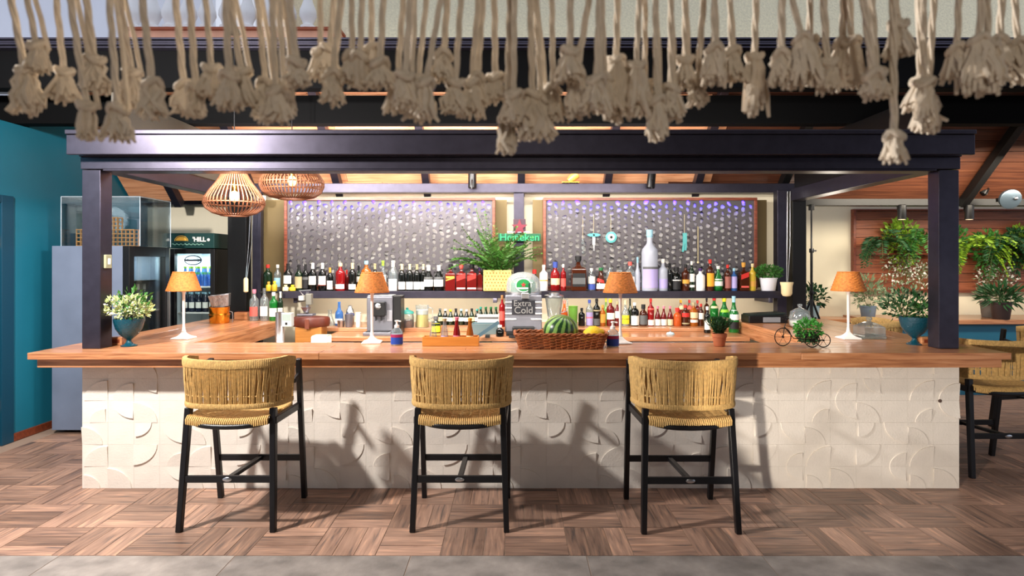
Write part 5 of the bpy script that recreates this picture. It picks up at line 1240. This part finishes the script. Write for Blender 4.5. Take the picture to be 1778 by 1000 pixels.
MB().box(-hx+.031, -hx+.04, -hy+.03, hy-.03, .1, fh-.03).build('inner_back', mat('fridge_lining', (206, 214, 210), .5), fg, 0)
for z in (.42, .72, 1.02, 1.30): MB().box(-hx+.04, hx-.07, -hy+.03, hy-.03, z, z+.012).build('wire_shelf', WHITE if z < 1.1 else BLACKPL, fg, 0)
FB = 'bottles in the slate grey fridge'
for z, kind, g in ((1.032, 'wine', 'clear'), (.732, 'wine', 'dkgreen')):
    for i in range(5):
        bottle('bottle standing on a shelf behind the glass of the slate grey fridge', kind, .24, .032, g, 'white', 'white' if g == 'clear' else 'grey', (.2, .5), ((fx0+fx1)/2+hx-.16-.0*i, (fy0+fy1)/2-hy+.10+.095*i, z+.0006), group=FB)
lamp('grey_fridge_light', 'AREA', ((fx0+fx1)/2, (fy0+fy1)/2, fh-.05), 9, (.85, 1, .95), .3, target=((fx0+fx1)/2+.1, (fy0+fy1)/2, 0))
# second fridge with sign
d = 6.2; w2 = .225; cx = PX(334, d)
f2 = thing('sign_fridge', 'black glass door fridge with a dark green lettered sign on top', 'fridge', (cx, d, 0), .0)
H2 = PZ(432, d); HT = PZ(405, d); CAS = BLACKPL
MB().box(-w2, -w2+.025, .05, .6, .03, H2).box(w2-.025, w2, .05, .6, .03, H2).box(-w2+.025, w2-.025, .575, .6, .03, H2).box(-w2+.025, w2-.025, .05, .575, H2-.04, H2).box(-w2+.025, w2-.025, .05, .575, .03, .12).build('cabinet', CAS, f2, 0, .003)
dd_ = MB().box(-w2, -w2+.045, 0, .048, .1, H2).box(w2-.045, w2, 0, .048, .1, H2).box(-w2+.045, w2-.045, 0, .048, H2-.05, H2).box(-w2+.045, w2-.045, 0, .048, .1, .2).build('door', BLACKPL, f2, 0, .003)
MB().box(-w2+.045, w2-.045, .018, .026, .2, H2-.05).build('pane', PANE, dd_, 0)
rgb = MB().tube([(.085*math.cos(2*PI*i/30), .012, H2-.115+.045*math.sin(2*PI*i/30)) for i in range(30)], .006, 5, True).tube([(.06*math.cos(2*PI*i/30), .012, H2-.115+.028*math.sin(2*PI*i/30)) for i in range(30)], .003, 5, True); rgb.box(-.085, .085, .008, .014, H2-.125, H2-.105).build('door_emblem', mat('dark_emblem_print', (34, 44, 52), .5), dd_, 40)
MB().box(-w2+.03, w2-.03, .56, .574, .12, H2-.04).build('inner_back', mat('white_fridge_lining', (222, 230, 236), .5), f2, 0)
MB().box(-w2+.028, -w2+.04, .06, .56, .12, H2-.04).box(w2-.04, w2-.028, .06, .56, .12, H2-.04).build('inner_side', MATS['white_fridge_lining'], f2, 0)
for z in (.36, .66, .955, 1.22): MB().box(-w2+.03, w2-.03, .07, .55, z, z+.012).build('wire_shelf', WHITE, f2, 0)
sgn = MB().box(-w2-.01, w2+.01, -.03, .6, H2+.006, HT).build('sign_box', mat('dark_green_sign', (14, 52, 50), .35), f2, 0, .004)
GOLD = mat('gold_print', (222, 172, 66), .4)
em = MB(); cz = (H2+HT)/2+.012
em.prism([(-.095+.055*math.cos(PI*i/12), cz-.01+.04*math.sin(PI*i/12)) for i in range(13)], -.034, -.0302); em.tube([(-.095+.066*math.cos(PI*i/12), -.032, cz-.012+.052*math.sin(PI*i/12)) for i in range(13)], .003, 5)
em.build('gold_emblem', GOLD, sgn, 0)
for k in range(5): pass
MB().tube([(-.19+.32*i/26, -.032, cz-.046+.007*math.sin(i*1.9)) for i in range(27)], .0028, 4).build('script_line', mat('sage_print', (150, 200, 180), .5), sgn, 40)
text("'HILL", .062, paper('white'), sgn, (.085, -.0325, cz+.002), .001, bold=.002)
MB().lathe([(.014, 0), (.014, .003), (0, .0035)], 14).build('round_mark', paper('white'), sgn, 0, loc=(.178, -.0305, cz)).rotation_euler = (PI/2, 0, 0)
lamp('fridge_light', 'AREA', (cx, d+.26, H2-.06), 8, (.8, .92, 1), .3, target=(cx, d+.30, 0))
for z, g, c, nm in ((1.2326, 'blue', 'lime', 'blue bottle with lime cap on the upper shelf of the sign fridge'), (.9676, 'dkblue', 'lightblue', 'dark blue bottle on the middle shelf of the sign fridge')):
    for r_ in range(2):
        for i in range(5): bottle(nm, 'beer', .2, .030, g, c, 'green' if c == 'lime' else 'white', (.6, .72) if c == 'lime' else (.2, .5), (cx-.14+.07*i, d+.13+.09*r_, z+.0006), group='bottles in the sign fridge '+('upper' if c == 'lime' else 'middle')+' row')
# clear case with lattice block towers on the grey fridge
bx0_, bx1_ = PX(106, 5.36), PX(243, 5.36); cxx = (bx0_+bx1_)/2; hw = (bx1_-bx0_)/2; ch = .43
cs = thing('acrylic_case', 'clear acrylic case over wooden lattice towers on top of the slate grey fridge', 'display case', (cxx, 5.60, fh+.0006))
for x0, x1, y0, y1, z0, z1 in ((-hw, hw, -.24, -.234, 0, ch), (-hw, hw, .234, .24, 0, ch), (-hw, -hw+.006, -.234, .234, 0, ch), (hw-.006, hw, -.234, .234, 0, ch), (-hw, hw, -.24, .24, ch, ch+.006)):
    MB().box(x0, x1, y0, y1, z0, z1).build('acrylic_sheet', ACRYL, cs, 0)
ed = MB()
for sx in (-1, 1):
    for sy in (-.24, .24): ed.tube([(sx*hw, sy, 0), (sx*hw, sy, ch)], .003, 4)
    ed.tube([(sx*hw, -.24, ch), (sx*hw, .24, ch)], .003, 4)
for sy in (-.24, .24): ed.tube([(-hw, sy, ch), (hw, sy, ch)], .003, 4)
ed.build('polished_edge', mat('acrylic_edge', (190, 206, 216), .2), cs, 0)
LAT = wood('pale_lattice_wood', [(196, 132, 70), (224, 164, 98)], .5, 10)
lt = thing('lattice_block_towers', 'stepped tower of pale wooden lattice blocks inside the clear case', 'wooden model', (cxx, 5.50, fh+.001))
def lattice(x0, n, rows, u=.036, name='lattice_tower'):
    mb = MB()
    for k in range(rows+1): 
        for yy in (-.04, .03): mb.box(x0, x0+n*u+.006, yy, yy+.008, k*u, k*u+.008)
    for i in range(n+1):
        for yy in (-.04, .03): mb.box(x0+i*u, x0+i*u+.007, yy-.001, yy+.009, 0, rows*u+.008)
        for k in range(rows+1): mb.box(x0+i*u, x0+i*u+.006, -.03, .03, k*u+.001, k*u+.007)
    mb.build(name, LAT, lt, 0)
lattice(-.285, 4, 4); lattice(-.139, 6, 7); lattice(.08, 4, 4)

# ------------------------------------------------------------------ right: planted wall, tables, plants
LY = 7.40
lw = thing('planted_wall_panel', 'reddish wooden board panel on the right wall behind the hanging plants', 'wall panel', (PX(1640, LY), LY, PZ(505, LY)))
x0 = PX(1485, LY)-PX(1640, LY); x1 = 2.6; z1 = PZ(366, LY)-PZ(505, LY); nb_ = 9
for i in range(nb_):
    xm = [x0, -.2+.5*((i*5) % 3)/3, 1.2+.3*((i*7) % 4)/4, x1]
    for k in range(3): MB().box(-(xm[k+1]-xm[k])/2+.001, (xm[k+1]-xm[k])/2-.001, -.012, .012, 0, z1/nb_-.005).build('board', CEDAR_RED, lw, 0, .002, ((xm[k]+xm[k+1])/2, .02, i*z1/nb_))
MB().box(x0-.03, x0, -.02, .045, -.02, z1+.02).box(x0, x1, -.02, .045, z1, z1+.02).box(x0, x1, -.02, .045, -.02, -.002).build('frame', SKIRT, lw, 0, .003)
MB().box(x0+.1, x1, -.10, -.0, z1*.45, z1*.47).build('trough', SKIRT, lw, 0, .003)
specs = [(1522, 420, 'ferny', LEAF_DARK, 'dark fern with drooping fronds at the left end of the planted panel'), (1556, 410, 'bushy', LEAF_LIME, 'lime green bushy plant on the panel right of the dark fern'), (1590, 412, 'ferny', LEAF, 'mid green fern against the right post in the planted panel'), (1560, 462, 'flower', PETAL, 'white flowering trailing plant low on the panel left of the right post'),
         (1676, 425, 'ferny', LEAF_LIME, 'yellow green fern just right of the right post'), (1706, 428, 'bushy', LEAF, 'green bushy plant on the panel above the dark potted plant'), (1730, 418, 'ferny', LEAF_DARK, 'dark green fern above the dark potted plant'), (1757, 425, 'bushy', LEAF_DARK, 'dark bushy plant near the photo edge of the planted panel'), (1776, 415, 'bushy', LEAF_LIME, 'lime green plant cut by the photo edge on the planted panel'), (1720, 475, 'flower', PETAL, 'white flowering trailing plant low on the panel right of the right post'), (1605, 470, 'flower', PETAL, 'small white flowers beside the right post on the planted panel'), (1640, 420, 'bushy', LEAF, 'green plant on the panel hidden behind the right post')]
for i, (px, py, kind, m, words) in enumerate(specs):
    R = random.Random(100+i)
    t = thing('trailing_wall_plant', words, 'plant', (PX(px, LY), LY-.10, PZ(py, LY)), group='plants on the wooden panel')
    mb = MB(); sm_ = MB()
    if kind == 'ferny':
        for k in range(20):
            a = R.uniform(-1.2, 1.2); frond(mb, (0, 0, -.02), (math.sin(a)*1.2, -.5, R.uniform(.1, 1.0)), R.uniform(.30, .58), R.uniform(1.6, 2.8), R, 15, .07, .022, sm_)
    elif kind == 'bushy':
        bush(mb, (0, 0, 0), (.21, .11, .19), 340, .065, .036, R, .2, .1); bush(mb, (0, 0, -.2), (.15, .08, .18), 130, .055, .026, R, -.6, .1)
        sm_.tube([(0, 0, .1), (.02, -.03, -.1), (-.02, -.05, -.32)], .003, 4)
    else:
        bush(mb, (0, 0, -.05), (.26, .08, .16), 110, .032, .03, R, .3, .1)
        gm = MB(); bush(gm, (0, .02, -.02), (.28, .06, .17), 150, .045, .016, R, -.4, .1); gm.build('foliage', LEAF_GREY, t, 0, kind='stuff')
        for k in range(12): x_ = R.uniform(-.24, .24); sm_.tube([(x_*.3, 0, .1), (x_*.8, -.03, -.05), (x_, -.03, -.2)], .0022, 4)
    mb.build('flowers' if kind == 'flower' else 'leaves', m, t, 0, kind='stuff'); sm_.build('stems', STEM, t, 60, kind='stuff')
# side counters
t = thing('side_counter', 'teal fronted wall counter with wooden top under the planted panel', 'counter', (5.9, 7.1, 0))
ct = PZ(555, 6.8)
MB().box(-1.9, 2.2, -.32, .33, ct-.05, ct).build('worktop', WORKTOP, t, 0, .004); MB().box(-1.85, 2.2, -.26, .30, 0, ct-.051).build('front_panel', mat('counter_teal', (30, 96, 124), .5, noise=(2, .06)), t, 0, .003)
t2_ = thing('rear_ledge', 'low wooden ledge behind the right bar arm carrying pots', 'ledge', (3.5, 7.23, 0))
lt_h = PZ(555, 7.0)
MB().box(-.7, .5, -.17, .21, lt_h-.04, lt_h).build('ledge_top', WORKTOP, t2_, 0, .004); MB().box(-.68, .46, -.15, .2, 0, lt_h-.041).build('ledge_body', MATS['counter_teal'], t2_, 0)
def pot(words, loc, r, h, m, fol, seed, rad, n, L_, W_, lm, up=.6, shape='pot'):
    t = thing('potted_plant', words, 'potted plant', loc)
    MB().lathe([(r*.72, 0), (r*.76, .004), (r*.96, h*.92), (r, h*.93), (r, h), (r*.9, h), (r*.85, h*.85), (0, h*.85)], 20).build('pot', m, t, 40)
    foliage(t, (0, 0, h+rad[2]*.75), rad, n, L_, W_, lm, seed, up, 'foliage', .15, 8)
    return t
pot('dark pot with spiky dark green plant on the teal side counter', (PX(1738, 6.85), 6.85, ct+.0006), .105, .19, mat('dark_brown_pot', (60, 48, 48), .5, bump=(30, .1)), None, 61, (.19, .14, .09), 190, .13, .026, LEAF_DARK, .3)
pot('translucent grey pot behind the dark pot on the teal side counter', (PX(1716, 7.1), 7.1, ct+.0006), .085, .19, mat('grey_pot', (120, 112, 104), .6, bump=(30, .1)), None, 62, (.12, .1, .07), 90, .08, .022, LEAF_GREY, .3)
pot('pale blue pot with round leaved plant behind the light stand', (PX(1426, 6.95), 7.16, lt_h+.0006), .085, .15, mat('pale_blue_pot', (160, 190, 204), .5, bump=(30, .1)), None, 63, (.15, .12, .14), 120, .07, .04, LEAF_DARK)
pot('blue grey pot with grey green plant behind the fourth lamp', (PX(1516, 7.0), 7.1, lt_h+.0006), .09, .15, mat('blue_grey_pot', (120, 140, 160), .5, bump=(30, .1)), None, 64, (.18, .13, .20), 300, .06, .02, LEAF_GREY)
# photographer's light stand
d = 6.58
ls = thing('light_stand', 'black tripod light stand behind the right arm of the bar', 'tripod', (PX(1409, d), d, 0))
MB().tube([(0, 0, .25), (0, 0, 1.15)], .017, 8).tube([(0, 0, 1.15), (0, 0, 1.6)], .014, 8).tube([(0, 0, 1.6), (0, 0, PZ(362, d))], .010, 8).build('pole', BLACKPL, ls, 60)
for z in (1.13, 1.58, .86): MB().lathe([(.022, z), (.024, z+.01), (.024, z+.035), (.022, z+.045)], 10).box(.02, .05, -.008, .008, z+.012, z+.03).build('clamp', BLACKPL, ls, 40)
for k in range(3):
    a = .1+2*PI*k/3; MB().tube([(0, 0, 1.10), (0.42*math.cos(a), .42*math.sin(a), .02)], .012, 6).build('leg', BLACKPL, ls, 60)
    MB().tube([(0, 0, .5), (.22*math.cos(a), .22*math.sin(a), .55)], .006, 5).build('brace', BLACKPL, ls, 60)
MB().box(-.02, .02, -.03, .03, PZ(362, d)-.02, PZ(355, d)).build('head', BLACKPL, ls, 0, .004)
# track and flood lamps on the beams
def track(words, px, py, d, up=False, tilt=0.0):
    t = thing('track_spotlight', words, 'spotlight', (PX(px, d), d, PZ(py, d)))
    a_ = MB().lathe([(.04, 0), (.042, .006), (.042, .15), (.036, .156), (0, .157)], 16).build('cylinder', BLACKPL, t, 40); b_ = MB().lathe([(.034, -.0006), (0, -.0012)], 16).build('lens', mat('lit_lens', (255, 240, 214), .4, emit=((255, 226, 180), 3.0)), t, 0); c_ = MB().tube([(0, .04, .08), (0, .07, .10), (0, .075, .17)], .008, 6).build('bracket', BLACKPL, t, 60)
    if up:
        t.rotation_euler = (PI, tilt, 0)
    return t
track('black cylinder spotlight under the corner beam left of the right post', 1566, 381, 6.55); track('black cylinder spotlight under the corner beam right of the right post', 1683, 381, 6.55)
track('black spotlight pointing up with lit rim on the corner beam right of the right post', 1716, 315, 6.55, True, .5)
track('black spotlight pointing up on the rear beam above the left screen', 820, 300, 6.20, True, .0); track('black spotlight pointing up on the rear beam above the right screen', 1132, 300, 6.20, True, .1)
t = thing('flood_lamp', 'grey round flood lamp on the corner beam at the photo edge', 'flood lamp', (PX(1752, 6.3), 6.3, PZ(345, 6.3)))
a_ = MB().lathe([(.0, -.05), (.05, -.045), (.095, -.01), (.10, .03), (.09, .035), (0, .036)], 20).build('housing', mat('blue_grey_metal', (80, 94, 106), .35, .6), t, 40); a_.rotation_euler = (1.9, .5, 0); MB().box(-.02, .02, .04, .15, -.02, .02).build('bracket', BLACKPL, t, 0, .003); MB().ball((.03, -.05, .0), .02, 10, 8).build('knob', CHROME, t, 60)
t = thing('brass_spotlight', 'small yellow brass spotlight on the rear beam above the middle upright', 'spotlight', (PX(990, 6.28), 6.24, 2.2826)); MB().box(-.09, .09, -.03, .03, 0, .012).build('foot', BRASS, t, 0, .003); a_ = MB().lathe([(.026, 0), (.04, .05), (.042, .11), (.03, .115), (0, .116)], 16).build('lamp_head', mat('yellow_brass_paint', (232, 184, 84), .35, .3), t, 40, loc=(-.02, 0, .02)); a_.rotation_euler = (0, .9, 0)
# camera, switch box, small things
t = thing('security_camera', 'small white dome camera between the pendant lamps and the left screen', 'camera', (PX(452, 6.1), 6.12, PZ(345, 6.1))); MB().lathe([(.02, -.03), (.04, -.02), (.046, .005), (.046, .03), (0, .032)], 18).build('housing', WHITE, t, 40); MB().ball((.01, -.036, -.004), .018, 12, 8).build('lens', BLACKPL, t, 60); MB().box(-.015, .015, .02, .08, .0, .03).build('arm', WHITE, t, 0)
t = thing('switch_box', 'small olive grey switch box on the side of the left post', 'switch', (-2.68, 4.06, PZ(454, 4.06))); MB().box(.0005, .018, -.03, .03, -.045, .045).build('box', mat('olive_grey_plastic', (150, 150, 120), .5), t, 0, .004); MB().box(.018, .022, -.012, .012, -.02, .02).build('rocker', WHITE, t, 0, .002)
for px, words in ((205, 'small wooden block at the foot of the left post'), (1607, 'small wooden block at the foot of the right post')):
    d = 4.20; t = thing('wooden_wedge', words, 'block', (PX(px, d), d, WT+.0006)); MB().box(-.045, .045, -.03, .03, 0, .055).build('block', WORKTOP, t, 0, .004); MB().box(-.03, .03, -.0305, -.03, .015, .04).build('end_grain', SKIRT, t, 0)
